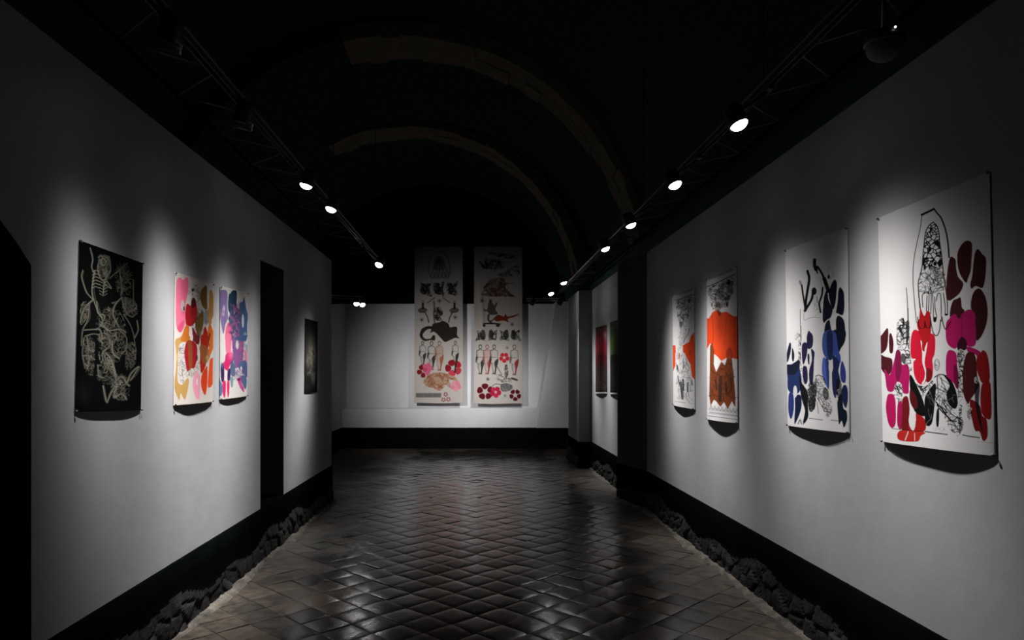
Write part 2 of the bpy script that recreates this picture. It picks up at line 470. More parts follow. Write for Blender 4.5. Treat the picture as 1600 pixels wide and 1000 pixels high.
def grid_mesh(name, V, col, m, parent, thick, nvec, origin, tone=.48):
    """two-sided sheet with real thickness: front grid carries the ink, back grid and rim are plain"""
    nv,nu,_ = V.shape; n = nv*nu
    V = V - np.array(origin)
    step = 6
    iu = sorted(set(list(range(0,nu,step))+[nu-1])); iv = sorted(set(list(range(0,nv,step))+[nv-1]))
    idx = np.arange(n).reshape(nv,nu)
    q = np.stack([idx[:-1,:-1], idx[1:,:-1], idx[1:,1:], idx[:-1,1:]],-1).reshape(-1,4)
    Bk = V - np.array(nvec)*thick
    bidx = idx + n
    rim = np.concatenate([idx[0,:], idx[1:,-1], idx[-1,-2::-1], idx[-2:0:-1,0]])
    rq = [(int(a), int(b_), int(b_)+n, int(a)+n) for a,b_ in zip(rim, np.roll(rim,-1))]
    qb = np.stack([bidx[:-1,:-1], bidx[:-1,1:], bidx[1:,1:], bidx[1:,:-1]],-1).reshape(-1,4)
    faces = q.tolist() + qb.tolist() + rq
    me = bpy.data.meshes.new(name)
    me.from_pydata(np.concatenate([V.reshape(-1,3), Bk.reshape(-1,3)]).tolist(), [], faces)
    me.polygons.foreach_set('use_smooth', np.ones(len(faces), bool))
    a = me.color_attributes.new('ink', 'FLOAT_COLOR', 'POINT')
    cc = np.ones((2*n,4), np.float32); cc[:n,:3] = np.clip(col,0,1)*tone; cc[n:,:3] = col.mean(0) if False else np.array([.6,.6,.6])
    a.data.foreach_set('color', cc.ravel())
    me.materials.append(m)
    o = bpy.data.objects.new(name, me); link(o, parent)
    bm = bmesh.new(); bm.from_mesh(me); bmesh.ops.recalc_face_normals(bm, faces=bm.faces); bm.to_mesh(me); bm.free()
    return o

def make_print(X, q, D, paper, draw, label, cat, group=None, res=1.45, top=0., seed=1, pin=.0055, ink_seed=1, power=1.6):
    side = 1 if X > 0 else -1
    w = abs(q[1][0]-q[0][0]); h = max(abs(q[3][1]-q[0][1]), abs(q[2][1]-q[1][1]))
    nu, nv = max(30,int(w*res*1.3)), max(60,int(h*res))
    def bow(U,Vv):
        a = np.maximum(np.sin(np.pi*U),0)**.55*Vv**power
        return a + top*np.sin(np.pi*U)*np.exp(-((Vv-.04)/.05)**2) + .06*np.sin(3*np.pi*U+seed)*Vv*np.sin(np.pi*U) + .03*np.sin(5*Vv+seed)*np.sin(np.pi*U)
    V,px,py = sheet_grid(X, q, side, D, nu, nv, bow)
    ink = Ink(px, py, paper, ink_seed); draw(ink)
    org = V[-1].mean(0)
    t = thing('paper_print', label, cat, tuple(org), group)
    grid_mesh('sheet', V, ink.c.reshape(-1,3), M_paper, t, .0012, (-side,0,0), org)
    for (i,j) in ((2,2),(2,-3),(-3,2),(-3,-3)):
        p = V[i,j]
        bm = bmesh.new()
        M = Matrix.Translation(Vector(p)-Vector(org)) @ Vector((-side,0,0)).to_track_quat('Z','Y').to_matrix().to_4x4()
        lathe(bm, [(0,-.002),(pin*.5,-.002),(pin*.5,.004),(pin,.005),(pin,.008),(pin*.7,.0095),(0,.0095)], 12, M)
        obj('push_pin', bm, M_pin, t, True)
    return t

# ---- the big print with red and maroon flowers
K = (16,17,19)
def draw_red(s):
    s.crop(1365,310,5)
    mar = (66,26,31)
    # casket outline
    s.stroke([(335,970),(316,770),(308,640),(313,500),(336,360),(365,230),(378,125)], 6, K)
    s.stroke([(376,128),(420,108),(472,82)], 17, K, curve=False)
    s.stroke([(472,82),(500,120),(528,155),(560,240),(580,340),(590,460)], 13, K)
    # hand / bones
    s.cells([(465,185),(430,215),(405,270),(395,350),(385,450),(382,520),(460,550),(535,520),(528,430),(515,350),(510,270),(495,215)], K, 62, 6.5)
    s.stroke([(465,185),(430,215),(405,270),(395,350),(385,450),(380,520),(365,600),(350,650),(352,740),(365,855)], 8, K)
    s.stroke([(465,185),(495,215),(510,270),(517,350),(530,430),(540,530),(550,620),(562,700),(575,800),(578,905)], 8, K)
    s.scrib([(385,520),(535,520),(560,700),(480,740),(360,740),(355,650)], K, 95, 5, 1, 95)
    for q in ([(352,740),(362,860)],[(385,850),(380,760),(405,735),(432,745),(428,880)],[(412,880),(418,760)],[(460,745),(466,850),(470,960),(492,930),(480,860),(478,770)],
              [(490,800),(500,748),(522,750),(528,850),(530,960)],[(545,740),(560,850),(560,910),(578,906)],[(366,860),(360,930)],[(440,690),(450,760),(446,900)]):
        s.stroke(q, 7, K)
    s.ell(437,400,14,18,K); s.ell(480,510,14,16,K); s.ell(400,540,10,20,K); s.ell(480,945,12,22,K); s.ell(568,908,14,8,K)
    # maroon flower
    for P in ([(610,455),(640,480),(645,540),(660,610),(700,665),(680,730),(640,770),(590,800),(570,760),(568,660),(580,540),(595,470)],
              [(735,330),(765,345),(770,400),(765,480),(760,560),(740,620),(725,660),(700,635),(670,580),(655,510),(655,430),(680,370),(710,338)],
              [(815,395),(850,435),(878,470),(878,560),(870,640),(850,700),(800,685),(765,705),(755,670),(770,600),(780,500),(790,430)],
              [(790,720),(830,705),(870,760),(890,850),(888,950),(860,1040),(805,1100),(780,1020),(790,920),(760,860),(765,780)],
              [(680,775),(690,850),(712,885),(690,980),(640,960),(600,940),(598,870),(620,800),(650,785)]):
        s.fill(P, mar)
    s.stroke([(600,480),(610,600),(612,720)], 4, (40,14,18))
    mag = (182,26,98)
    s.fill([(572,1010),(585,950),(610,915),(640,905),(668,955),(690,905),(740,868),(785,890),(800,970),(795,1030),(600,1030)], mag)
    s.fill([(365,855),(395,918),(415,880),(440,892),(448,960),(440,1040),(360,1040),(338,975),(360,930)], (176,24,28))
    s.stroke([(255,700),(262,780),(266,860),(270,960)], 8, (110,110,112)); s.stroke([(268,860),(270,970)], 7, K)
    s.scrib([(190,980),(205,940),(235,935),(245,1000),(290,960),(290,1040),(190,1040)], K, 40, 4, 1, 40)
    s.crop(1365,500,4.35)
    s.fill([(503,0),(600,-10),(690,0),(700,90),(690,170),(640,178),(600,120),(570,182),(545,195),(505,165),(490,100)], mag)
    s.stroke([(597,-20),(600,60),(598,120)], 5, (140,16,74))
    s.fill([(695,60),(700,140),(740,100),(765,20),(770,-40),(720,-40),(690,0)], mar)
    s.fill([(505,210),(560,225),(570,330),(575,460),(545,430),(500,390),(490,300)], mag)
    s.fill([(640,180),(725,215),(712,255),(690,235),(640,215)], mag)
    s.fill([(545,310),(572,330),(575,465),(548,430)], (120,14,60))
    s.fill([(570,200),(573,150),(600,115),(630,140),(632,195),(600,210)], (60,14,32))
    for q in ([(385,-20),(398,60),(410,95),(430,106),(448,70),(455,0)],[(465,-20),(475,35),(492,62),(525,10)],[(300,-20),(308,40),(325,60),(345,50),(348,10)],[(348,10),(358,50),(380,55),(388,5)]):
        s.stroke(q, 7, K)
    red = (205,27,52)
    s.fill([(260,90),(285,65),(320,85),(370,90),(410,100),(420,150),(415,230),(400,270),(405,330),(395,400),(360,415),(335,440),(300,425),(275,370),(270,290),(285,265),(255,255),(250,170)], red)
    s.fill([(305,70),(385,60),(380,120),(345,210),(330,205),(325,130)], (180,26,30))
    s.fill([(320,145),(330,215),(332,290),(348,350),(345,400),(328,430),(335,440),(355,400),(358,350),(346,290),(356,220),(366,150),(350,185),(345,215),(330,200),(328,150)], (235,233,232))
    s.fill([(360,330),(395,345),(392,405),(360,420)], (120,20,30))
    # left small flower
    for P in ([(60,95),(95,55),(100,110),(90,190),(60,225),(38,225),(38,130)],[(105,110),(120,92),(135,150),(130,220),(108,215)],[(45,240),(80,250),(125,268),(125,340),(100,375),(70,360),(45,310)]):
        s.fill(P, (72,24,30))
    s.fill([(75,335),(110,372),(140,270),(155,218),(182,215),(192,300),(230,300),(245,360),(240,450),(235,500),(190,490),(190,440),(160,420),(140,480),(95,480),(80,400)], (170,22,90))
    s.fill([(150,220),(182,218),(190,330),(170,420),(150,380)], (120,22,62))
    s.fill([(100,505),(140,510),(150,570),(150,700),(125,735),(100,700),(85,620),(85,560)], (178,22,84))
    s.fill([(165,565),(190,545),(200,700),(180,745),(160,700)], (165,22,80))
    s.fill([(195,540),(230,520),(245,600),(240,690),(255,745),(210,750),(188,735),(195,640)], (112,22,26))
    s.fill([(290,630),(350,680),(345,755),(250,760),(240,700),(285,690)], (168,28,28))
    s.fill([(183,750),(345,762),(320,790),(295,826),(172,815)], (188,42,36))
    s.fill([(250,640),(275,640),(285,700),(270,755),(245,720),(240,670)], (225,222,220))
    s.stroke([(215,815),(235,760)], 7, (215,200,195)); s.stroke([(280,820),(278,770)], 5, (215,200,195))
    # black figures
    s.scrib([(165,10),(205,-10),(245,60),(245,200),(260,330),(250,360),(215,280),(210,210),(165,205),(155,100)], K, 120, 6, 1, 60)
    s.fill([(222,20),(240,10),(240,110),(222,180)], K, .9)
    s.fill([(190,230),(215,240),(215,300),(190,280)], K, .9)
    s.fill([(248,370),(300,460),(340,560),(350,650),(300,640),(270,600),(250,500)], (14,14,16), 1)
    s.fill([(250,470),(290,520),(300,590),(270,600),(245,540)], (84,20,24))
    s.fill([(345,560),(360,500),(420,430),(418,540),(400,690),(370,722),(350,690)], (16,17,19), 1)
    s.scrib([(340,440),(420,420),(420,560),(395,700),(345,700),(340,560)], (120,122,124), 9, 3, .7, 90, 1.5)
    s.fill([(470,368),(530,415),(562,490),(572,570),(550,605),(510,570),(495,500),(515,440)], K)
    s.scrib([(510,500),(570,520),(560,600),(510,570)], (130,130,130), 5, 3, .7, 40)
    s.scrib([(408,400),(460,370),(515,430),(500,520),(560,640),(612,690),(600,750),(545,765),(515,735),(470,640),(420,560)], K, 120, 5.5, .95, 90, .95)
    s.stroke([(415,390),(450,370),(500,380)], 7, K); s.stroke([(425,560),(470,610),(520,680),(560,690)], 9, K); s.stroke([(470,560),(530,640),(600,680)], 6, K)
    s.fill([(428,620),(445,605),(442,718),(426,712)], (24,26,28))
    s.scrib([(255,380),(290,430),(350,450),(400,410),(400,450),(340,510),(335,590),(315,580),(320,480),(260,420)], K, 95, 6, 1, 60)
    for c in ((168,490,30,68),(594,258,27,62)):
        s.ell(*c, (226,224,223)); t = np.linspace(0,6.28,10)[:-1]
        s.scrib([(c[0]+c[2]*math.cos(a), c[1]+c[3]*math.sin(a)) for a in t], K, 30, 5, 1, 50)
    s.scrib([(580,300),(610,310),(608,500),(600,640),(612,700),(590,775),(560,775),(580,650),(572,480)], K, 95, 6, 1, 50)
    s.ell(430,305,17,38,(90,90,92),1,0,4); s.scrib([(412,300),(430,268),(448,305),(432,345)], K, 12, 3, .8, 30)
    s.fill([(720,232),(745,205),(770,230),(785,300),(790,400),(770,430),(730,420),(700,330),(700,260)], (150,24,27))
    s.fill([(740,430),(790,420),(800,520),(800,660),(770,672),(735,630),(725,520)], (146,24,27))
    s.fill([(640,220),(690,240),(705,380),(715,450),(660,540),(640,570),(610,500),(605,380),(615,280)], (78,24,28))
    s.fill([(660,540),(720,580),(740,650),(770,680),(775,790),(745,822),(720,760),(690,752),(670,680),(655,600)], (122,22,24))
    s.fill([(690,420),(722,440),(716,560),(732,690),(740,765),(712,680),(690,560)], K, .93)
    s.scrib([(630,560),(660,600),(670,700),(640,660)], K, 22, 4, 1, 60)
    s.scrib([(680,395),(720,385),(722,425),(690,430)], (220,218,216), 10, 4, 1, 30)
    s.scrib([(645,540),(665,520),(668,620),(655,680)], (220,218,216), 5, 4, 1, 60)
    s.stroke([(125,738),(220,748),(340,758)], 4, K); s.stroke([(350,758),(420,768),(500,778)], 7, K); s.stroke([(606,782),(660,792),(720,800)], 7, K)
    s.scrib([(410,725),(500,735),(500,755),(410,750)], (90,90,90), 12, 3, .6, 30)
    s.stroke([(705,825),(760,832),(820,838)], 3, (120,120,120), .6)

def draw_blue(s):
    s.crop(1220,380,6.667)
    nv = (20,26,40)
    for P in ([(475,490),(490,540),(500,600),(540,690),(520,770),(480,800),(450,830),(435,780),(440,660),(450,560)],
              [(565,380),(585,420),(580,520),(570,620),(545,690),(515,620),(500,520),(520,440),(545,395)],
              [(620,460),(655,510),(662,600),(660,700),(640,750),(590,730),(575,720),(590,620),(600,500)],
              [(600,755),(650,790),(670,880),(668,1020),(620,1040),(580,920),(575,800)],
              [(505,800),(520,870),(528,930),(540,1020),(452,1020),(455,900),(470,830)]): s.fill(P, nv)
    s.fill([(448,1000),(460,955),(500,930),(530,925),(548,955),(580,925),(600,960),(600,1020),(450,1020)], (62,86,150))
    s.ell(545,820,20,100,(232,230,229))
    s.stroke([(200,400),(212,430)], 26, (90,90,92), .7)
    for P,w in (([(218,440),(225,490),(240,590),(256,690)],14),([(278,290),(296,370),(280,480),(262,600),(256,700)],20),([(250,705),(290,640),(322,580),(335,520)],20),
                ([(436,465),(428,540),(404,610),(402,650),(416,720)],15),([(352,175),(352,230),(366,275)],26),([(366,260),(382,310)],12),([(380,245),(420,300),(452,370),(470,420)],18),([(452,370),(480,450),(495,500)],30)):
        s.stroke(P, w*1.35, K)
    s.ell(347,500,27,40,K); s.ell(362,575,22,42,(215,213,212)); s.stroke([(340,540),(345,610),(350,690)], 3, (120,120,120)); s.stroke([(375,560),(385,620)], 8, (90,90,90))
    s.ell(520,305,28,62,(130,130,132),.8,0,4); s.ell(499,350,13,22,K)
    s.stroke([(412,350),(420,420),(436,460)], 4, (120,120,120))
    s.stroke([(245,705),(240,750),(246,800),(300,780),(350,770),(395,776),(412,770)], 5, (110,110,112), .8)
    s.scrib([(340,600),(390,620),(400,770),(350,760)], (100,100,100), 22, 3, .7, 60)
    s.stroke([(205,690),(203,800),(208,880),(210,1000)], 8, (130,130,132)); s.stroke([(208,860),(210,1000)], 8, (60,60,60))
    s.fill([(270,1000),(290,910),(310,960),(330,970),(330,1020)], K)
    s.scrib([(150,950),(165,925),(185,940),(190,1010),(150,1010)], (70,70,70), 16, 4, .9, 40)
    s.crop(1220,520,5.882)
    s.fill([(480,-20),(592,-20),(588,80),(550,150),(520,205),(500,100)], nv)
    s.fill([(395,0),(480,-20),(500,100),(500,200),(480,240),(440,247),(400,210),(380,130)], (62,84,150))
    s.fill([(425,0),(470,-10),(480,120),(470,235),(440,245),(425,150)], (32,44,82))
    s.fill([(490,0),(510,20),(528,150),(550,220),(545,280),(510,240),(490,150)], (60,80,158))
    s.fill([(385,240),(410,236),(430,330),(440,470),(430,510),(400,440),(378,360)], (82,104,186))
    s.fill([(410,250),(440,260),(445,480),(432,505)], (52,66,124))
    s.fill([(480,205),(540,270),(530,350),(545,430),(530,540),(500,600),(475,520),(470,380),(478,280)], (34,42,86))
    s.fill([(562,258),(590,320),(600,400),(590,460),(555,440),(545,350)], (52,64,134))
    s.fill([(580,480),(610,500),(618,600),(600,692),(570,640),(556,540)], (30,40,80))
    s.fill([(520,620),(560,560),(575,690),(605,720),(610,800),(580,872),(560,810),(535,842),(525,750)], (20,30,44))
    s.fill([(510,440),(545,430),(560,500),(545,640),(520,600)], K, .85)
    s.scrib([(515,530),(540,520),(520,640),(505,610)], (210,210,210), 6, 5, 1, 70)
    s.ell(460,310,20,56,(226,224,223)); s.stroke([(456,360),(462,420),(458,500)], 8, (215,213,212))
    for P in ([(78,95),(95,112),(88,190),(62,270),(50,220)],[(105,138),(125,200),(118,262),(102,240)]): s.fill(P, (24,34,48))
    s.fill([(50,300),(95,290),(130,270),(168,250),(175,340),(190,400),(188,500),(150,560),(70,530),(60,400)], (36,50,96))
    s.fill([(52,300),(100,290),(165,255),(160,330),(120,385),(60,375)], (22,30,50))
    s.fill([(75,560),(115,570),(120,700),(95,792),(70,720)], (42,56,116))
    s.fill([(130,590),(150,570),(185,580),(190,680),(160,780),(125,836),(130,700)], (24,32,62))
    s.fill([(170,400),(200,470),(245,540),(250,660),(250,780),(200,842),(222,720),(200,640),(182,560)], (18,22,30))
    s.ell(132,540,18,55,(214,213,213)); s.fill([(150,835),(175,790),(195,800),(205,835)], (215,214,214)); s.stroke([(160,838),(176,800),(190,836)],7,K)
    pu = (40,32,66)
    for P in ([(195,110),(230,88),(245,120),(240,200),(210,292),(195,240)],[(240,50),(255,-15),(295,30),(292,120),(262,150),(240,130)],
              [(278,150),(310,180),(305,260),(295,460),(265,460),(260,350),(285,250)],[(205,310),(240,320),(247,440),(222,472),(200,400)]): s.fill(P, pu)
    s.fill([(245,200),(262,200),(262,290),(248,270)], pu)
    s.scrib([(165,10),(190,60),(182,180),(195,340),(165,360),(160,180)], K, 60, 6, .8, 60)
    s.scrib([(250,480),(330,440),(330,560),(310,700),(260,710)], K, 120, 8, .85, 90, 1.7)
    s.fill([(285,470),(325,450),(320,560),(300,690),(275,690),(280,560)], (40,40,42), .6)
    s.scrib([(310,400),(390,400),(440,560),(480,700),(430,775),(380,690),(320,560)], (44,44,46), 120, 6, .75, 80, .9)
    s.stroke([(320,400),(350,390),(390,410),(410,460)], 8, K)
    s.fill([(385,540),(405,500),(435,530),(440,600),(405,620)], K, .85); s.ell(412,572,14,18,(120,120,120),.7)
    s.scrib([(190,400),(215,460),(250,500),(300,470),(270,530),(235,560),(210,480)], (60,60,60), 26, 4, .8, 50)
    s.stroke([(335,640),(345,740)], 8, (90,90,90), .7)
    s.stroke([(262,785),(320,793),(382,801)], 6, K); s.stroke([(460,803),(525,809)], 6, K)

OR = (232,76,34)
def draw_thin(s):
    s.crop(1040,410,7.14)
    s.stroke([(120,358),(200,335),(290,300)], 26, (120,120,120), .55)
    s.stroke([(110,422),(200,395),(308,355)], 8, (60,60,60))
    s.scrib([(110,430),(300,380),(300,460),(265,560),(240,640),(180,715),(130,600),(115,480)], (50,50,50), 120, 8, .7, 60)
    s.ell(262,430,14,24,K,.8); s.ell(170,690,18,36,(60,60,60),.8); s.ell(245,590,14,24,(60,60,60),.7)
    s.scrib([(150,720),(240,660),(220,860),(200,900),(140,990),(130,900)], (110,110,110), 40, 6, .5, 80, 1.5)
    s.stroke([(265,740),(250,800),(215,850),(200,900)], 8, (90,90,90))
    s.fill([(318,775),(330,1010),(195,1010),(190,925),(225,905),(260,890),(282,820)], OR, 1, False)
    s.fill([(75,940),(110,925),(116,1010),(70,1010)], OR, 1, False)
    s.crop(1040,540,6.9)
    s.fill([(185,0),(330,-5),(322,372),(285,340),(265,200),(235,150),(200,70)], OR, 1, False)
    s.fill([(65,0),(105,-5),(107,215),(78,285),(66,150)], OR, 1, False)
    s.fill([(140,80),(155,90),(150,150),(136,140)], (190,80,45), .8)
    s.scrib([(120,60),(190,60),(240,170),(290,400),(310,610),(180,590),(110,540),(115,300)], (80,80,82), 110, 5, .6, 90, 1.5)
    for P,w in (([(160,400),(172,470),(182,570)],26),([(188,370),(192,480)],22),([(240,400),(236,490)],16),([(195,180),(194,240)],12),([(126,215),(130,260)],14),([(282,370),(286,430)],10),([(130,330),(150,420)],8)): s.stroke(P, w, K, .85)
    s.fill([(260,60),(272,50),(268,100),(256,95)], (150,60,30), .7)
    s.stroke([(100,603),(160,610),(220,620)], 4, (80,80,80)); s.stroke([(255,622),(290,628)], 4, (120,120,120))

def draw_orange(s):
    s.crop(1040,410,7.14)
    s.stroke([(490,178),(620,130),(745,75)], 32, (115,115,115), .6)
    s.stroke([(465,272),(600,215),(772,130)], 10, (70,70,70))
    s.scrib([(480,290),(690,185),(755,170),(765,300),(720,400),(680,495),(640,500),(560,545),(510,500),(490,400)], (28,30,30), 230, 8, .75, 70)
    s.fill([(560,330),(640,270),(650,400),(620,520),(560,540),(540,440)], (50,52,52), .45)
    s.ell(705,225,20,34,K,.9); s.ell(710,290,26,40,(120,122,124),.7); s.ell(688,470,14,30,K,.85); s.ell(700,400,24,24,K,.6); s.ell(585,470,26,34,K,.6); s.ell(490,310,12,20,K,.6)
    s.fill([(440,618),(482,626),(520,560),(560,530),(615,560),(680,550),(760,600),(808,600),(808,1020),(540,1020),(500,900),(465,960),(443,990)], OR, 1, False)
    s.fill([(570,540),(600,535),(625,570),(600,600)], K, .75); s.soft(600,690,75,190,(120,36,20),.55)
    s.stroke([(520,580),(530,800),(525,960)], 7, (140,44,24), .8); s.stroke([(680,600),(660,850),(640,1000)], 6, (150,46,24), .6); s.stroke([(760,640),(765,1000)], 6, (175,56,26), .6)
    s.crop(1040,540,6.9)
    s.fill([(415,0),(440,-20),(442,50),(425,58)], OR, 1, False)
    s.fill([(490,-10),(790,-10),(785,150),(720,135),(690,120),(650,135),(600,168),(560,120),(525,90)], OR, 1, False)
    s.fill([(480,0),(500,-30),(525,50),(520,200),(545,282),(600,170),(640,212),(662,130),(715,140),(740,380),(755,560),(750,665),(715,600),(670,688),(630,610),(590,662),(545,600),(520,585),(485,650),(470,540),(475,300)], (128,64,34), 1, False)
    s.fill([(655,60),(700,20),(725,120),(700,145),(660,140)], (165,58,30), .9)
    s.scrib([(480,150),(540,300),(610,200),(720,180),(750,560),(480,560)], (64,36,24), 90, 9, .6, 90, 1.55)
    for P,w in (([(592,350),(590,470),(585,590)],38),([(540,370),(548,470)],18),([(650,400),(655,500)],20),([(700,300),(715,500)],12)): s.stroke(P, w, (42,38,34), .8)
    g = (95,95,97)
    for k in range(8):
        x = 470+k*40; y = 668+k*5
        s.stroke([(x,y+22),(x+20,y-22),(x+40,y+26)], 6, g, .8, False); s.ell(x+20,y+18,9,12,g,.7,0,5)
        s.stroke([(x,y+62),(x+10,y+44),(x+20,y+64),(x+30,y+46),(x+40,y+66)], 6, g, .8, False)
    s.stroke([(465,542),(475,545)], 6, K); s.stroke([(760,560),(775,562)], 6, K)
    s.stroke([(458,757),(600,775),(775,798)], 6, (70,70,70))

def draw_pink(s):
    s.crop(265,420,9.09)
    pk = (238,118,148)
    s.scrib([(270,240),(440,260),(480,600),(400,640),(380,480),(280,430)], (70,70,66), 60, 8, .6, 90)
    s.fill([(105,150),(150,125),(190,160),(240,118),(268,160),(270,280),(245,420),(228,520),(222,780),(190,860),(150,905),(105,850),(88,700),(90,300)], pk)
    s.fill([(105,845),(150,775),(205,735),(185,860),(150,905)], (220,86,124))
    s.soft(200,300,40,150,(226,92,130),.6)
    s.ell(188,530,27,85,(196,186,180)); s.ell(203,565,10,36,(40,40,40)); s.scrib([(165,460),(210,440),(215,620),(180,640)], (90,90,90), 18, 6, .7, 70)
    s.fill([(235,520),(260,495),(292,522),(320,480),(350,410),(382,500),(396,600),(385,720),(340,792),(300,822),(270,812),(235,800),(222,650)], (172,32,40))
    s.fill([(305,470),(335,405),(372,450),(366,530),(320,560)], (88,26,32))
    s.ell(330,305,17,22,K); s.ell(328,360,10,20,(120,120,118))
    s.fill([(440,340),(500,245),(530,258),(532,420),(535,562),(500,572),(455,500)], (128,94,46))
    s.fill([(568,330),(600,308),(630,420),(636,600),(590,732),(562,620)], (172,124,62))
    s.fill([(475,600),(425,650),(365,760),(395,955),(440,900),(480,760)], (104,84,52)); s.ell(395,790,30,120,(66,40,30),.7)
    s.ell(520,690,36,110,(150,152,154)); s.scrib([(480,600),(550,580),(550,800),(480,800)], (110,110,112), 22, 7, .7, 60)
    s.fill([(170,1020),(200,870),(240,800),(275,832),(285,1020)], (208,112,38))
    s.fill([(320,830),(400,960),(405,1020),(330,1020)], (128,34,44)); s.ell(300,915,24,100,(226,214,208))
    s.fill([(470,1020),(485,860),(510,822),(550,940),(560,1020)], (176,36,30))
    s.fill([(548,1020),(540,900),(565,780),(600,830),(640,960),(642,1020)], (214,104,36)); s.ell(570,960,14,50,(70,40,30),.8)
    s.fill([(395,600),(440,640),(470,600),(480,780),(440,960),(400,980),(380,800)], (120,90,50), .8)
    s.scrib([(300,560),(470,420),(480,1000),(350,1000)], (60,44,34), 26, 9, .6, 80)
    s.fill([(545,560),(575,600),(600,760),(560,800),(545,720)], (176,128,66), .9)
    s.crop(265,525,8.69)
    oc = (192,152,90)
    s.fill([(75,70),(120,25),(260,0),(255,45),(170,85),(125,150),(112,400),(110,610),(165,662),(215,600),(250,570),(262,640),(220,842),(190,848),(150,780),(132,872),(80,760),(66,650),(88,400),(85,200)], oc)
    s.fill([(160,0),(270,0),(265,60),(165,80)], (200,116,46))
    s.scrib([(125,150),(200,120),(210,350),(232,480),(205,620),(150,640),(118,480)], (70,80,90), 70, 6, .7, 70)
    s.fill([(220,100),(270,55),(330,75),(372,140),(372,300),(340,430),(290,440),(240,482),(218,380),(200,230)], (165,30,42))
    s.fill([(250,80),(300,90),(310,250),(305,400),(270,460),(255,300)], (142,80,40), .9)
    s.ell(372,300,14,40,K,.8); s.ell(300,20,18,46,(226,214,208)); s.fill([(330,0),(405,0),(400,110),(350,95)], (110,40,40))
    s.scrib([(215,480),(330,430),(420,330),(420,480),(300,560),(220,590)], (90,84,60), 50, 7, .7, 60)
    s.fill([(430,-10),(520,-10),(535,100),(505,250),(490,400),(430,505),(412,350),(420,150)], (182,44,30))
    s.fill([(405,160),(470,115),(548,230),(525,335),(455,370)], (150,92,48), .9); s.ell(515,300,24,40,(192,150,92),.7)
    s.fill([(560,-10),(617,-10),(602,130),(560,242),(528,255),(538,120)], (218,108,36))
    s.stroke([(520,0),(530,60),(540,140)], 10, (60,36,28), .8)
    s.fill([(480,440),(512,420),(512,640),(485,802),(440,730),(425,620),(440,520)], (218,66,30))
    s.fill([(550,318),(602,308),(602,500),(585,650),(540,704),(518,660),(535,430)], (224,82,36))
    s.fill([(350,480),(400,520),(412,600),(408,830),(370,855),(338,790),(312,650)], (236,158,178)); s.ell(372,620,10,46,(228,220,216))
    s.fill([(90,255),(112,240),(108,330),(92,330)], (210,180,120))

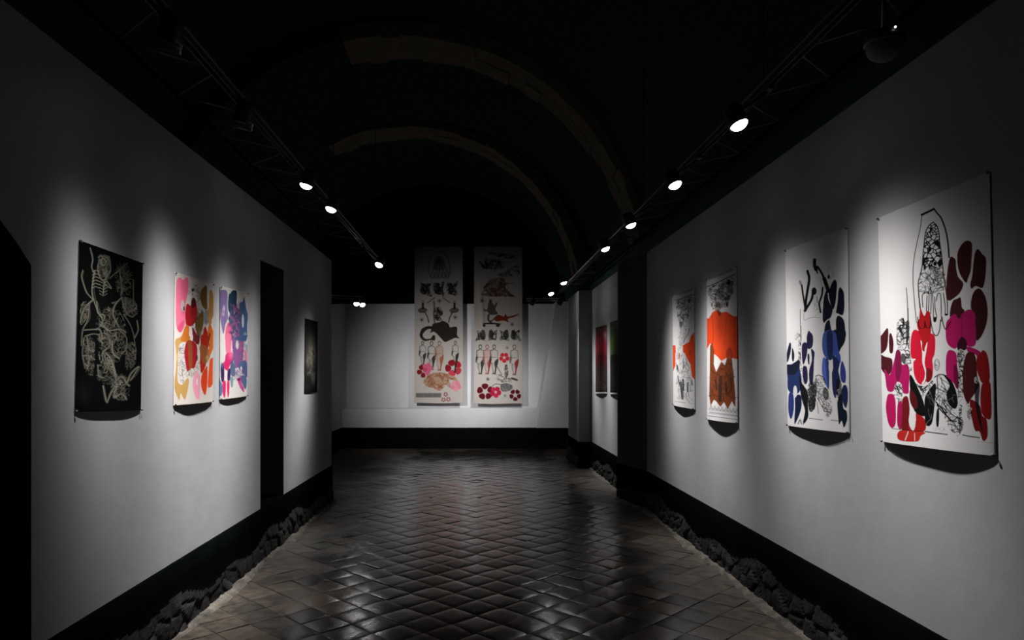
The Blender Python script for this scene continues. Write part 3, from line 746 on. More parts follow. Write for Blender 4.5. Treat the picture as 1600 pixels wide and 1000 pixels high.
def draw_purple(s):
    s.crop(265,420,9.09)
    s.fill([(715,330),(755,300),(818,330),(822,560),(832,700),(800,770),(765,925),(730,770),(712,600)], (132,112,158)); s.ell(765,590,18,82,(206,190,206)); s.soft(735,660,30,60,(176,130,170),.7)
    for P in ([(838,390),(860,350),(880,430),(870,640),(830,560)],[(872,330),(952,318),(948,500),(925,600),(900,705),(868,690),(860,500)]): s.fill(P, (40,64,84))
    s.fill([(985,570),(1000,480),(1035,465),(1060,398),(1088,560),(1112,660),(1102,800),(1090,1020),(950,1020),(980,850)], (78,106,150)); s.ell(1041,740,16,98,(226,226,232))
    s.fill([(840,755),(872,800),(882,900),(855,1020),(790,1020),(800,830)], (224,96,128))
    s.fill([(900,590),(950,540),(988,620),(982,900),(960,1020),(885,1020),(900,800)], (132,86,140)); s.ell(940,525,16,22,K,.7); s.ell(955,600,14,50,(120,30,50),.7)
    s.fill([(840,690),(900,700),(895,860),(860,800)], (70,96,120)); s.ell(1075,940,26,40,(130,170,170),.8); s.ell(885,960,18,50,(40,26,60),.8)
    s.scrib([(880,700),(980,560),(1000,900),(900,1000)], (220,220,224), 22, 8, .6, 60)
    for c,n in (((70,92,128),14),((120,80,134),14),((44,60,84),10),((176,96,150),8)):
        s.scrib([(850,480),(990,470),(1000,1000),(850,1000)], c, n, 26, .7, 150, 1.55)
    s.scrib([(715,330),(820,330),(820,760),(730,760)], (110,96,150), 8, 24, .5, 150, 1.55)
    s.crop(265,525,8.69)
    s.fill([(762,-10),(838,-10),(835,150),(820,235),(768,235)], (228,116,146))
    s.fill([(768,245),(850,228),(864,330),(820,400),(782,475),(718,400),(750,330)], (208,40,104)); s.soft(840,250,40,60,(232,120,160),.8)
    s.fill([(850,60),(910,0),(1000,40),(1002,200),(990,350),(930,425),(885,425),(862,250)], (146,92,148)); s.ell(920,120,22,62,(222,220,226)); s.fill([(960,70),(990,60),(985,180),(950,200)], (190,92,150)); s.fill([(870,30),(1010,-10),(1060,0),(1000,70),(910,50)], (80,100,146))
    s.fill([(840,330),(890,420),(882,545),(830,525),(828,400)], (80,108,134)); s.fill([(925,400),(1040,330),(1058,542),(1000,510)], (82,104,142)); s.ell(972,460,14,48,(222,222,228))
    s.fill([(955,560),(1010,535),(1048,600),(1032,722),(985,650)], (78,108,144))
    for c,n in (((74,98,134),12),((140,84,142),10),((84,70,130),8)):
        s.scrib([(835,20),(1040,20),(1050,560),(840,560)], c, n, 24, .6, 140, 1.55)
    s.fill([(692,420),(720,368),(742,440),(737,612),(702,602)], (62,36,88)); s.fill([(788,480),(825,440),(822,592),(786,602)], (62,36,88)); s.ell(766,530,16,70,(224,216,218)); s.soft(715,400,18,40,(90,110,150),.8)
    s.fill([(720,630),(762,618),(758,812),(735,832),(718,740)], (216,46,106)); s.fill([(780,630),(812,618),(807,800),(786,818)], (210,42,100))
    s.fill([(662,550),(690,600),(722,700),(706,802),(670,792)], (96,118,158)); s.fill([(825,560),(862,570),(858,690),(832,680)], (120,150,150))
    s.fill([(918,590),(960,565),(984,660),(1008,700),(1008,765),(960,705)], (196,78,140)); s.ell(940,590,26,18,(70,30,80),.8)
    s.fill([(1010,175),(1050,250),(1052,352),(1018,300)], (220,126,164)); s.fill([(1005,60),(1030,120),(1010,170)], (140,170,176),.8)

def draw_black(s):
    s.crop(100,360,3.333)
    g = (158,153,136); g2 = (108,106,94)
    s.soft(230,500,150,330,(16,19,18),.7)
    fig = [([(137,95),(150,150),(143,190),(160,230)],7),([(180,140),(200,130),(225,145),(240,180)],5),([(185,150),(175,200),(190,250),(215,270)],6),([(235,170),(240,210),(215,260),(205,330)],6),
           ([(100,210),(92,240),(105,290),(120,330),(155,360)],6),([(160,210),(150,260),(150,330),(175,420),(195,450)],7),([(210,280),(245,300),(225,265)],5),([(155,360),(120,390),(95,430),(85,480)],7),
           ([(130,390),(128,460),(95,520),(90,600)],5),([(170,370),(180,430),(210,445),(190,500)],6),([(300,350),(265,390),(255,440),(285,500)],8),([(300,350),(320,420),(350,450),(370,440)],5),([(310,440),(340,480),(360,540),(370,600)],4),
           ([(230,400),(240,420),(220,410)],6),([(105,520),(150,515),(185,520),(200,560)],6),([(110,555),(150,540),(185,545)],5),([(190,480),(230,520),(290,515),(320,530)],7),([(290,520),(325,560),(320,620),(300,640)],5),
           ([(230,540),(235,600),(200,640),(210,700)],5),([(250,580),(255,640),(285,665)],9),([(105,560),(95,640),(110,720)],4),([(120,560),(130,620),(150,630)],6),([(110,650),(135,660),(120,720)],7),([(175,700),(180,760),(210,770)],5),
           ([(215,640),(245,670),(265,740),(275,800)],8),([(205,640),(225,700),(250,750)],4),([(205,810),(215,880),(225,895)],9),([(225,890),(245,840),(275,800)],8),([(265,790),(300,760),(330,800),(340,810)],9),([(275,800),(260,870),(300,850),(325,880)],9),
           ([(330,790),(350,740),(390,710),(370,750),(345,780)],8),([(380,470),(385,520),(365,560)],6),([(360,260),(360,380)],4),([(290,210),(300,300),(295,340)],5),([(330,170),(270,220),(240,250)],4),([(250,380),(280,370)],4)]
    for P,w in fig:
        s.stroke(P, w*1.25, (96,93,82), .55); Q = [(x+s.rs.randn()*2, y+s.rs.randn()*2) for x,y in P]; s.stroke(Q, w*.5, g, .9)
        Q = [(x+w*.8+s.rs.randn()*2, y+s.rs.randn()*2) for x,y in P]; s.stroke(Q, 2.2, g2, .8)
    for k in range(6): s.stroke([(148,215+k*17),(165,208+k*17),(185,216+k*17)], 4, g, .7)
    for k in range(5): s.stroke([(185,265+k*16),(205,275+k*16),(225,265+k*16)], 3, g, .6)
    for k in range(6): s.ell(232+k*7, 668+k*17, 7, 7, g, .8, 0, 4)
    for P,n in (([(180,130),(240,140),(240,230),(215,270),(185,240)],60),([(90,380),(135,380),(125,450),(85,490)],40),([(180,420),(290,420),(320,560),(180,580)],90),([(310,350),(370,370),(380,440),(310,440)],70),
                ([(180,560),(330,580),(320,660),(200,700)],60),([(250,760),(335,760),(335,880),(255,870)],60),([(100,560),(160,580),(150,760),(105,720)],60),([(330,590),(375,600),(370,700),(320,720)],50),([(270,180),(350,190),(350,330),(280,330)],50),([(180,700),(260,700),(250,800),(175,780)],30)):
        s.scrib(P, g2, int(n*1.8), 2.4, .75, 34); s.scrib(P, g, n//3, 3, .7, 26)
    s.ell(205,165,14,18,g,.8,0,4); s.ell(213,222,8,10,(120,116,104),.8); s.ell(152,625,8,7,(120,116,104),.9)
    s.soft(95,850,40,60,(30,33,32),.8)
    s.stroke([(78,52),(95,60)], 8, (90,90,90)); s.stroke([(55,935),(72,938)], 8, (70,70,70))

def draw_small(s):
    s.crop(465,490,7.4)
    s.soft(165,420,75,200,(70,68,62),.8); s.soft(160,500,40,140,(150,148,128),.75); s.soft(185,740,22,70,(140,142,128),.6); s.soft(115,540,18,70,(110,112,100),.6); s.soft(190,440,24,40,(100,84,84),.6)
    s.soft(120,690,40,40,(62,58,56),.5); s.soft(120,840,40,50,(40,37,36),.6); s.soft(215,780,18,120,(14,16,16),.9)
    s.stroke([(165,385),(160,480),(165,600)], 7, (176,172,150), .7); s.stroke([(190,520),(185,620),(192,740)], 9, (30,32,30), .7); s.stroke([(120,480),(112,560)], 5, (150,150,140), .7)
    s.scrib([(110,400),(210,380),(225,800),(100,850)], (34,34,32), 30, 7, .6, 120, 1.5); s.scrib([(120,400),(210,400),(210,760),(110,700)], (140,138,126), 14, 5, .6, 120, 1.5)

def draw_far_red(s):
    s.crop(900,420,3.333)
    s.soft(135,400,60,62,(176,44,62),1); s.soft(125,395,22,40,(206,70,90),.8); s.soft(150,345,14,26,(222,160,166),.6)
    s.fill([(98,470),(170,470),(170,650),(98,650)], (52,44,42), .9); s.soft(130,470,50,40,(120,36,40),.8); s.fill([(95,632),(170,632),(170,642),(95,642)], (10,10,10), 1, False); s.fill([(95,642),(172,642),(172,656),(95,656)], (226,224,222), 1, False)
    s.scrib([(105,480),(160,480),(160,630),(105,630)], (84,70,64), 30, 4, .6, 60, 1.5)
def draw_far_green(s):
    s.crop(900,420,3.333)
    s.soft(205,385,50,60,(88,120,56),1); s.soft(195,370,14,50,(120,150,80),.7)
    s.fill([(172,465),(260,465),(260,650),(172,650)], (30,32,31), .92); s.fill([(172,636),(260,636),(260,645),(172,645)], (10,10,10), 1, False); s.fill([(172,645),(262,645),(262,658),(172,658)], (226,224,222), 1, False)
    s.scrib([(180,470),(250,470),(250,630),(180,630)], (60,62,60), 24, 4, .6, 60, 1.5)

PW = (226,224,223)
make_print(XR, [(1373,341),(1548,268),(1558,713),(1381,690)], .030, PW, draw_red, 'large white print of a skeletal hand above maroon and red flowers, nearest on right wall', 'art print', top=.0, seed=1, ink_seed=11, power=1.9)
make_print(XR, [(1228,391),(1326,355),(1329,677),(1232,665)], .027, PW, draw_blue, 'white print with dark blue flowers and raised black arms on right wall', 'art print', seed=2, ink_seed=12)
make_print(XR, [(1105,436),(1152,415),(1155,662),(1106,655)], .036, PW, draw_orange, 'tall white print with a broad orange robe over brown, on right wall', 'art print', top=.35, seed=3, ink_seed=13)
make_print(XR, [(1051,462),(1085,450),(1087,640),(1053,633)], .030, PW, draw_thin, 'narrow white print with grey scribble and two orange patches at its edges', 'art print', top=.35, seed=4, ink_seed=14)
make_print(XL, [(272,425),(333,444),(331,628),(270,634)], .020, (214,206,198), draw_pink, 'white print with pink, red, ochre and orange petals on left wall', 'art print', seed=5, ink_seed=15)
make_print(XL, [(343,447),(387,458),(385,619),(342,625)], .015, (216,211,206), draw_purple, 'white print with purple, blue and magenta petals on left wall', 'art print', seed=6, ink_seed=16)
make_print(XL, [(122,375),(222,411),(219,641),(115,644)], .012, (9,11,11), draw_black, 'large black print of pale scratched skeleton figures, nearest on left wall', 'art print', res=2.2, seed=7, ink_seed=17)
make_print(XL, [(476,497),(496,503),(495,612),(475,614)], .006, (15,17,15), draw_small, 'small black print with a pale smear, alone beyond the niche on left wall', 'art print', seed=8, res=2.0, ink_seed=18, pin=.004)
make_print(1.86, [(931,512),(948.5,507),(949,615),(931,615)], .022, (74,66,62), draw_far_red, 'distant tall print, red above dark grey, in bay behind the dark right pier', 'art print', seed=9, res=2.0, ink_seed=19, pin=.004)
make_print(1.86, [(953.5,504),(977,495),(977.5,616),(954,616)], .022, (88,94,80), draw_far_green, 'distant print, green above black, cut off by the dark right pier', 'art print', seed=10, res=2.0, ink_seed=20, pin=.004)

# ---- two long banners in front of the back wall
BK = (34,40,42)
def man(s, x, y, h, c1, c2, solid=None):
    """small standing figure: hollow head and torso, one filled leg"""
    k = h/100.
    s.ell(x, y+6.5*k, 5*k, 6.5*k, c1, .8, 0, 2.6*k); s.stroke([(x-4*k,y+3*k),(x,y-.5*k),(x+4*k,y+3*k)], 2.6*k, c1, .9)
    s.stroke([(x-2*k,y+13*k),(x-3*k,y+17*k),(x-10*k,y+19*k),(x-12.5*k,y+30*k),(x-11*k,y+42*k),(x-14*k,y+52*k),(x-13*k,y+60*k)], 2.8*k, c1, .85)
    s.stroke([(x+2*k,y+13*k),(x+3*k,y+17*k),(x+10*k,y+19*k),(x+12.5*k,y+30*k),(x+12*k,y+42*k),(x+14*k,y+50*k)], 2.4*k, c1, .7)
    s.fill([(x-14*k,y+38*k),(x-9*k,y+40*k),(x-11*k,y+52*k),(x-15*k,y+60*k),(x-16*k,y+50*k)], c1, .85)
    s.stroke([(x-8*k,y+30*k),(x-8*k,y+45*k),(x-10*k,y+58*k),(x-6*k,y+66*k)], 1.8*k, c1, .6); s.stroke([(x-8*k,y+43*k),(x,y+41*k),(x+8*k,y+43*k)], 2*k, c1, .7)
    s.fill([(x+1*k,y+58*k),(x+13*k,y+47*k),(x+14*k,y+60*k),(x+9*k,y+78*k),(x+5*k,y+97*k),(x+1*k,y+98*k),(x+3*k,y+78*k)], c2, .95)
    s.stroke([(x-7*k,y+62*k),(x-7*k,y+76*k),(x-3*k,y+90*k),(x-4*k,y+97*k)], 2.6*k, c1, .75); s.stroke([(x-2*k,y+62*k),(x-1*k,y+78*k)], 1.8*k, c1, .6)
    s.fill([(x-5*k,y+95*k),(x+5*k,y+95*k),(x+6*k,y+99*k),(x-6*k,y+99*k)], c1, .8)
    if solid: s.fill([(x-9*k,y+20*k),(x+9*k,y+20*k),(x+10*k,y+58*k),(x-9*k,y+60*k)], solid, .35)
def star(s, x, y, r, c):
    for a in range(4):
        t = a*math.pi/4; s.stroke([(x-r*math.cos(t),y-r*math.sin(t)),(x+r*math.cos(t),y+r*math.sin(t))], r*.28, c, .7)
    s.ell(x, y, r*.4, r*.4, c, .7)
def draw_banner_a(s):
    s.crop(640,380,7.69)
    s.stroke([(250,400),(230,330),(235,230),(270,140),(350,105),(430,130),(475,230),(490,330),(470,400)], 12, BK, .6)
    for x in (270,315,360,405,450): s.stroke([(350,170),(x*.6+145,260),(x,340),(x-12,410),(x+18,410),(x+20,350)], 12, BK, .7)
    s.fill([(300,180),(350,160),(405,190),(420,300),(350,330),(285,300)], BK, .45)
    for x in (190,350,510):
        s.scrib([(x-60,470),(x+10,480),(x+70,460),(x+50,560),(x+80,640),(x,620),(x-60,590)], BK, 60, 14, .8, 70)
        s.fill([(x-40,490),(x+10,500),(x+10,590),(x-40,600)], BK, .7)
    for sg,x0 in ((1,160),(-1,540)):
        s.ell(x0,705,16,18,BK,.8,0,7); s.stroke([(x0,725),(x0,780)], 26, BK); s.fill([(x0-60,800),(x0,770),(x0+55,800),(x0+20,835),(x0-40,835)], BK, .8)
        s.stroke([(x0+sg*25,830),(x0+sg*55,890),(x0+sg*70,950)], 14, BK, .9)
        s.stroke([(x0+sg*55,715),(x0+sg*100,685),(x0+sg*140,655)], 14, BK, .7)
    s.stroke([(290,700),(298,770),(290,850),(300,950)], 15, BK, .9); s.scrib([(300,780),(390,790),(395,930),(310,920)], BK, 50, 13, .9, 60)
    for x,y in ((358,692),(145,920),(548,890)): star(s,x,y,26,BK)
    s.crop(640,500,7.14)
    s.fill([(262,40),(330,25),(370,10),(430,40),(450,80),(490,75),(530,85),(530,170),(555,205),(510,200),(470,215),(400,245),(360,215),(310,160),(270,130),(230,145),(240,105),(200,105),(160,140),(148,180),(180,210),(235,205),(255,175),(285,175),(280,230),(240,225),(170,235),(125,205),(112,160),(135,100),(190,70),(250,65)], (52,47,40))
    man(s,145,240,270,BK,BK); man(s,245,240,320,BK,BK); man(s,332,238,330,(150,100,70),(170,100,62),(180,120,80)); man(s,510,238,270,BK,BK)
    dr,lp = (140,24,36),(226,110,140)
    s.flower(155,570,75,[lp,dr,dr,dr,lp],5,.2,.4,.36); s.flower(200,535,60,[lp,lp,(214,80,116)],5,.15,0,.4)
    s.flower(490,535,95,[(196,60,74),(214,70,90),(150,28,38),(150,28,38),(186,34,50)],5,.24,.6,.42); s.stroke([(525,420),(515,500),(505,580)], 22, BK, .9)
    s.fill([(150,690),(200,620),(300,585),(420,600),(520,650),(530,690),(440,660),(470,760),(400,720),(340,790),(260,760),(190,740),(140,775),(180,735)], (186,146,116), .85)
    s.scrib([(150,690),(200,620),(300,585),(420,600),(520,650),(440,680),(470,760),(400,740),(340,790),(260,760),(190,740)], (150,84,50), 90, 10, .7, 70)
    s.flower(515,735,60,[(232,140,156),(238,156,170)],5,.1,.3,.45)
    s.fill([(70,815),(355,815),(352,865),(68,865)], (128,124,120), 1, False)
    for x0 in (80,175,270):
        for k in range(9):
            s.stroke([(x0+k*8,828),(x0+k*8+s.rs.randint(-2,4),852)], 5, (96,92,90), .7)
    for x,y in ((403,830),(378,890),(433,885)): s.flower(x,y,26,[(150,40,50)],5,.35,.3,.34)
def draw_banner_b(s):
    s.crop(735,380,7.69)
    s.stroke([(110,220),(150,270),(180,290),(190,190)], 18, BK, .8); s.stroke([(190,285),(240,240),(290,210),(350,230)], 30, BK, .7)
    s.scrib([(110,220),(250,190),(420,200),(400,300),(170,310)], BK, 50, 13, .7, 80); s.scrib([(220,110),(520,140),(510,190),(350,170)], BK, 50, 12, .7, 90)
    s.scrib([(320,380),(440,330),(560,250),(590,300),(570,400),(330,400)], BK, 50, 10, .6, 90)
    br = (98,62,52)
    s.fill([(160,520),(210,470),(250,430),(400,420),(420,470),(530,480),(420,510),(480,600),(550,645),(380,640),(220,640),(120,615),(200,590),(160,560)], br, .45)
    s.scrib([(160,520),(210,470),(250,430),(400,420),(420,470),(530,480),(420,510),(480,600),(550,645),(380,640),(220,640),(120,615),(160,560)], br, 120, 14, .8, 80)
    star(s,140,692,28,BK)
    s.ell(243,695,20,22,BK,.85); s.fill([(220,710),(265,720),(290,750),(310,710),(325,730),(300,790),(330,850),(280,860),(240,860),(200,820),(165,815),(160,785),(200,800)], BK, .85)
    s.stroke([(220,860),(215,920),(245,945)], 26, BK, .9); s.stroke([(245,945),(290,900)], 16, BK, .9)
    s.fill([(280,905),(330,860),(400,880),(420,845),(445,880),(500,870),(590,850),(520,890),(450,910),(460,950),(400,930),(320,940),(290,925)], (130,56,40))
    s.stroke([(155,968),(250,960),(345,970)], 14, BK); s.ell(165,990,16,16,BK,.9); s.ell(325,990,20,16,BK,.9); star(s,502,975,24,BK)
    s.crop(735,500,7.14)
    s.ell(152,62,16,14,BK,.9); s.ell(310,62,20,16,BK,.9); s.stroke([(150,40),(240,42),(335,45)], 12, BK)
    for sg,x in ((1,115),(-1,255),(1,375),(-1,505)):
        s.scrib([(x-45,115),(x,130),(x+45,105),(x+40,170),(x+60,235),(x,220),(x-60,235),(x-35,170)], BK, 45, 11, .8, 60)
        s.fill([(x+sg*5,120),(x+sg*40,115),(x+sg*55,190),(x+sg*10,215)], BK, .85)
    star(s,410,310,20,(150,100,90)); star(s,195,660,22,BK); star(s,385,845,20,(120,120,120))
    rd = (150,34,42)
    man(s,110,278,330,BK,BK); man(s,187,278,330,(150,84,80),rd,(206,130,120)); man(s,264,278,330,BK,BK); man(s,490,278,340,(112,84,72),rd)
    s.flower(378,420,58,[(206,44,62)],5,.22,.3,.4)
    s.stroke([(300,520),(320,560),(350,610)], 7, BK); s.scrib([(385,510),(410,500),(425,600),(400,640),(380,620)], BK, 40, 8, .8, 40); s.ell(398,520,12,18,BK,.8,0,6)
    s.scrib([(270,600),(340,610),(430,640),(480,700),(490,750),(440,700),(360,700),(280,660)], BK, 50, 7, .7, 60); s.fill([(460,640),(525,660),(520,680),(455,660)], BK, .9)
    s.fill([(340,720),(400,705),(465,730),(455,780),(380,800),(340,780)], BK, .8); s.scrib([(340,710),(470,720),(460,800),(340,790)], (150,150,150), 24, 6, .7, 40)
    s.stroke([(240,740),(280,715),(340,720)], 6, BK)
    s.flower(165,800,92,[(106,18,32)],5,.28,.9,.4); s.flower(282,805,64,[(192,34,70),(206,46,84)],5,.18,.2,.42); s.flower(500,838,66,[(100,20,32)],5,.3,.3,.4)

def make_banner(x0, x1, ytop, ybot, Y, draw, label, seed):
    nu, nv = 150, 460
    def W(px, py): return ((px-CX)*Y/F, H-(py-CY)*Y/F)
    a, b_ = W(x0, ytop), W(x1, ybot)
    U,Vv = np.meshgrid(np.linspace(0,1,nu), np.linspace(0,1,nv))
    flare = .012*Vv*(U-.5)*2
    X = a[0]+(b_[0]-a[0])*U + flare*(1 if seed == 1 else 1)
    Z = a[1]+(b_[1]-a[1])*Vv + .006*np.sin(7*U+seed)*(Vv > .98)
    Yy = Y + .012*np.sin(9*U+seed+2*Vv)*(.25+Vv*.75)*.6 - .03*np.exp(-((U-.06-.25*Vv)/.05)**2)*np.clip((Vv-.15)*3,0,1)*np.clip((.75-Vv)*3,0,1)*(seed == 2)
    V = np.stack([X,Yy,Z],-1)
    px = CX+F*X/Yy; py = CY-F*(Z-H)/Yy
    ink = Ink(px, py, (206,198,191), 30+seed); draw(ink)
    # raw weave and hem line
    ink.c *= (1+.02*np.sin(py.ravel()*2.2))[:,None]
    org = V[-1].mean(0)
    t = thing('hanging_banner', label, 'banner', tuple(org), 'long printed banners before the back wall')
    grid_mesh('cloth', V, ink.c.reshape(-1,3), M_cloth, t, .0015, (0,-1,0), org, .245)
    bm = bmesh.new(); zz = a[1]
    tube(bm, (a[0]-.02-org[0], Y-org[1]+.006, zz-org[2]), (b_[0]+.02-org[0], Y-org[1]+.006, zz-org[2]), .012, 12)
    obj('hanging_rod', bm, M_metal, t, True)
    for xx in (a[0]+.08, b_[0]-.08):
        bm = bmesh.new(); tube(bm, (xx-org[0], Y-org[1]+.006, zz-org[2]+.01), (xx-org[0], 15.0-org[1], zz-org[2]+.12), .003, 6)
        obj('hanging_wire', bm, M_metal, t)
make_banner(648, 723, 385, 630, 14.88, draw_banner_a, 'left long pale banner with dark long-tailed beast silhouette, hanging before back wall', 1)
make_banner(741, 816, 385, 631, 14.88, draw_banner_b, 'right long pale banner with four standing figures and dark red flowers below', 2)

# ------------------------------------------------------------------ trusses with lighting track
def truss(label, xi, xo, y0, y1, yap, per, z=3.0):
    t = thing('lighting_truss', label, 'truss', (xi, y0, z))
    def loc(p): return (p[0]-xi, p[1]-y0, p[2]-z)
    for x in (xi, xo):
        bm = bmesh.new(); tube(bm, loc((x,y0,z)), loc((x,y1,z)), .013, 10); obj('chord', bm, M_steel if x == xi else M_black, t, True)
    ya = yap
    while ya-per > y0: ya -= per
    while ya + per/2 < y1:
        for d in (-per/2, per/2):
            if y0 < ya+d < y1:
                bm = bmesh.new(); tube(bm, loc((xi,ya,z)), loc((xo,ya+d,z)), .0065, 8); obj('brace', bm, M_steel, t, True)
        ya += per
    bm = bmesh.new()
    w, hh = .018, .03
    for a, b_, c, d in ((-w,w,-.004,.0),(-w,-w+.005,-hh,-.004),(w-.005,w,-hh,-.004)):
        box(bm, a, b_, .0, y1-y0, c-.022, d-.022)
    obj('lighting_track', bm, M_metal, t)
    yy = y0+.4
    while yy < y1:
        zt = VZ + math.sqrt(VR**2-(xi-VX)**2)
        bm = bmesh.new(); tube(bm, (0,yy-y0,0), (0,yy-y0,zt-z-.01), .005, 6); obj('suspension_rod', bm, M_metal, t)
        yy += 2.6
    return t
truss('black lattice lighting truss running above the left wall', -1.262, -1.6, .6, 8.9, 3.45, .62)
truss('black lattice lighting truss running above the right wall', 1.465, 1.78, .6, 12.4, 3.24, .6)
# short far rail near the back wall, left
def rail(label, p, q):
    t = thing('lighting_rail', label, 'rail', p)
    d = Vector(q)-Vector(p)
    bm = bmesh.new(); tube(bm, (0,0,0), d, .014, 8); obj('bar', bm, M_steel, t, True)
    bm = bmesh.new(); tube(bm, Vector((0,0,-.04)), d+Vector((0,0,-.04)), .012, 8); obj('lighting_track', bm, M_metal, t, True)
    for k in (.1, .9):
        c = d*k; zt = VZ+math.sqrt(max(.05, VR**2-(p[0]+c.x-VX)**2))-p[2]
        bm = bmesh.new(); tube(bm, c, c+Vector((0,0,zt)), .005, 6); obj('suspension_rod', bm, M_metal, t)
rail('short black rail carrying paired lamps at far left of hall', (-2.7,11.6,2.84), (-1.9,11.9,2.84))
rail('short black rail crossing the far end at top of back wall, right', (.9,12.9,2.92), (1.6,12.9,2.92))

# ------------------------------------------------------------------ track spotlights
def spotlight(lens, aim, rail_z, label, energy, angle=52, lit=True, recess=False, glare=False, r=.043, blend=1., rail_x=None, group='track spotlights', dark=False):
    lens = Vector(lens); d = (Vector(aim)-lens).normalized()
    t = thing('track_spotlight', label, 'spotlight', tuple(lens), group)
    Q = d.to_track_quat('-Z','Y').to_matrix().to_4x4()
    # body along +Z local (behind the lens); lens faces -Z local
    bm = bmesh.new(); lathe(bm, [(r*1.02,.0),(r*1.16,-.004),(r*1.18,.012),(r*1.14,.03),(r*1.1,.085),(r*.92,.104),(r*.5,.112),(0,.112)], 28, Q); obj('housing', bm, M_metal, t, True)
    bm = bmesh.new(); lathe(bm, [(0,.002),(r*.98,.002),(r*.98,.006),(0,.006)] if recess else [(0,-.024),(r*.35,-.0225),(r*.68,-.017),(r*.9,-.008),(r*1.0,.001),(r*.5,.003),(0,.003)], 28, Q); obj('lens', bm, M_glare if glare else M_lens, t, True)
    if recess:
        bm = bmesh.new(); lathe(bm, [(r*1.02,.004),(r*1.04,-.03),(r*1.12,-.03),(r*1.15,.004)], 28, Q); obj('snoot', bm, M_metal, t, True)
    piv = Q @ Vector((0,0,.055)); top = Vector((piv.x if rail_x is None else rail_x-lens.x, piv.y, rail_z-lens.z))
    bm = bmesh.new(); tube(bm, piv, top, .009, 10); obj('stem', bm, M_metal, t, True)
    bm = bmesh.new(); box(bm, top.x-.014, top.x+.014, top.y-.05, top.y+.05, top.z-.002, top.z+.022); obj('track_adapter', bm, M_metal, t)
    if lit and energy:
        l = bpy.data.lights.new('beam', 'SPOT'); l.energy = energy*3.4; l.spot_size = math.radians(110); l.spot_blend = .6
        # reflector profile: intensity falls off as cos^n from the beam axis
        l.use_nodes = True; nt = l.node_tree; em = nt.nodes['Emission']
        tcn = nt.nodes.new('ShaderNodeTexCoord'); sep = nt.nodes.new('ShaderNodeSeparateXYZ')
        nt.links.new(tcn.outputs['Normal'], sep.inputs[0])
        a1 = nt.nodes.new('ShaderNodeMath'); a1.operation = 'ABSOLUTE'; nt.links.new(sep.outputs['Z'], a1.inputs[0])
        pw = nt.nodes.new('ShaderNodeMath'); pw.operation = 'POWER'; pw.inputs[1].default_value = angle; nt.links.new(a1.outputs[0], pw.inputs[0])
        nt.links.new(pw.outputs[0], em.inputs['Strength'])
        l.shadow_soft_size = .03; l.color = (1,.984,.976)
        o = bpy.data.objects.new('beam', l); link(o, t); o.matrix_local = Q; o.location = d*.035
    return t
RZ = 2.93
def lens_at(px, py, zup):
    Y = F*zup/(CY-py); return ((px-CX)*Y/F, Y, H+zup)
# right wall
R = [((1155,195),1.26,(XR,2.98,.82),134,20,'glowing spotlight nearest on the right truss, largest bright disc'),
     ((1055,289),1.26,(XR,3.98,.75),146,23,'glowing spotlight second along the right truss, above blue flower print'),
     ((986,352),1.26,(XR,5.50,.80),160,26,'flattened glowing disc spotlight third along the right truss'),
     ((946,389),1.26,(XR,6.50,.80),148,28,'round glowing spotlight fourth along the right truss, before dark pier'),
     ((881,442),1.34,(1.86,9.75,.7),150,36,'small glowing spotlight fifth along right truss, beyond the dark pier'),
     ((861,459),1.34,(1.86,10.75,.7),150,36,'farthest small glowing spotlight on the right truss')]
for k, (p, zu, aim, e, n_, lab) in enumerate(R):
    spotlight(lens_at(*p, zu), aim, RZ, lab, e, n_, glare=k > 3, rail_x=1.465 if k < 4 else None)
# left wall
spotlight((-1.24,2.84,2.84), (XL,3.42,1.05), RZ, 'spotlight on left truss nearest the viewer, above the black skeleton print', 108, 44, recess=True)
spotlight((-1.24,3.74,2.84), (XL,4.22,.75), RZ, 'dark-backed spotlight on left truss with lens turned away, above pink print', 220, 32, recess=True)
for p, zu, aim, lab, e, n_ in (((478,290),1.34,(XL,4.74,.7),'thin edge-on glowing spotlight, first visible disc on left truss',190,34),
                    ((517,327),1.34,(XL,5.16,.7),'oval glowing spotlight, second visible disc on left truss',115,38),
                    ((592,414),1.22,(XL,6.70,.7),'round glowing spotlight at far end of left truss',185,38)):
    spotlight(lens_at(*p, zu), aim, RZ, lab, e, n_, rail_x=-1.262)
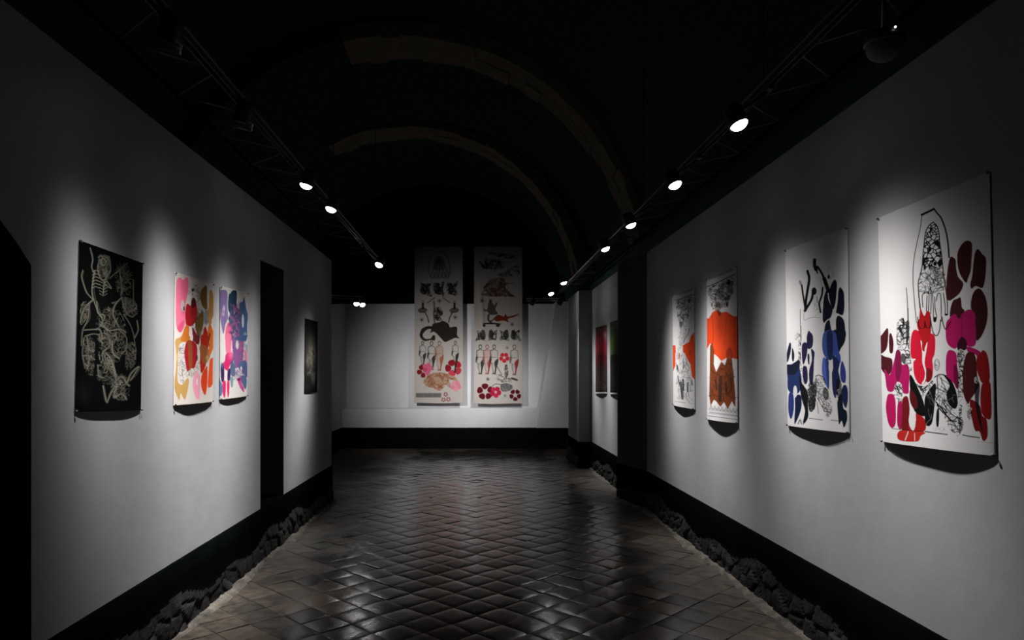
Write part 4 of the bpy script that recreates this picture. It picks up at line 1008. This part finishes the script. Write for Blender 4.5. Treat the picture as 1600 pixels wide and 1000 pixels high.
# far end
spotlight(lens_at(557,475,1.19), (-1.7,10.3,.2), 2.775, 'left one of two touching glowing spotlights at far left', 8, 30, glare=True)
spotlight(lens_at(566.5,476.5,1.19), (-1.2,10.2,.2), 2.775, 'right one of two touching glowing spotlights at far left', 8, 30, glare=True)
spotlight((-2.55,11.62,2.69), (-.25,15.0,1.10), 2.775, 'spotlight at far left, hidden past the end of the left wall', 380, 14)
spotlight((1.0,12.80,2.81), (-.05,14.9,1.0), 2.84, 'small dark-backed spotlight above right banner, left of its pair', 215, 16, rail_x=1.0)
spotlight((1.5,12.80,2.81), (.6,14.9,.95), 2.84, 'small dark-backed spotlight at top right of back wall', 40, 18, rail_x=1.5)

# ------------------------------------------------------------------ dome fixture above right wall
t = thing('dome_fixture', 'dim smoked dome fixture with tiny bright dot, above right wall', 'dome fixture', (1.72,2.97,2.9))
bm = bmesh.new(); lathe(bm, [(0,.05),(.05,.05),(.075,.035),(.08,.0),(.075,-.004),(0,-.004)], 28); obj('mount', bm, M_metal, t, True)
bm = bmesh.new(); lathe(bm, [(.072,-.003),(.07,-.025),(.058,-.05),(.036,-.066),(.014,-.072),(0,-.073)], 28); obj('dome', bm, M_dome, t, True)
bm = bmesh.new(); bmesh.ops.create_uvsphere(bm, u_segments=10, v_segments=8, radius=.0045, matrix=Matrix.Translation((-.004,-.084,.03))); obj('glint_bead', bm, M_glint, t, True)  # glowing bead added as the dome's glint, no lamp
bm = bmesh.new(); tube(bm, (0,0,.05), (0,0,VZ+math.sqrt(VR**2-(1.72-VX)**2)-2.9), .012, 10); obj('drop_pipe', bm, M_metal, t, True)

# ------------------------------------------------------------------ world, camera, view
w = bpy.data.worlds.new('World'); SC.world = w; w.use_nodes = True
w.node_tree.nodes['Background'].inputs['Color'].default_value = (.002,.003,.003,1)
w.node_tree.nodes['Background'].inputs['Strength'].default_value = .2
cam = bpy.data.cameras.new('camera'); co = bpy.data.objects.new('camera', cam); link(co)
co.location = (0,0,H); co.rotation_euler = (math.pi/2,0,0)
cam.sensor_width = 36; cam.lens = F/1600*36
cam.shift_x = (800-CX)/1600; cam.shift_y = (CY-500)/1600
cam.clip_start = .05
SC.camera = co
SC.view_settings.view_transform = 'Standard'; SC.view_settings.look = 'None'
SC.view_settings.exposure = 0; SC.view_settings.gamma = 1
try: SC.view_settings.use_curve_mapping = False
except Exception: pass
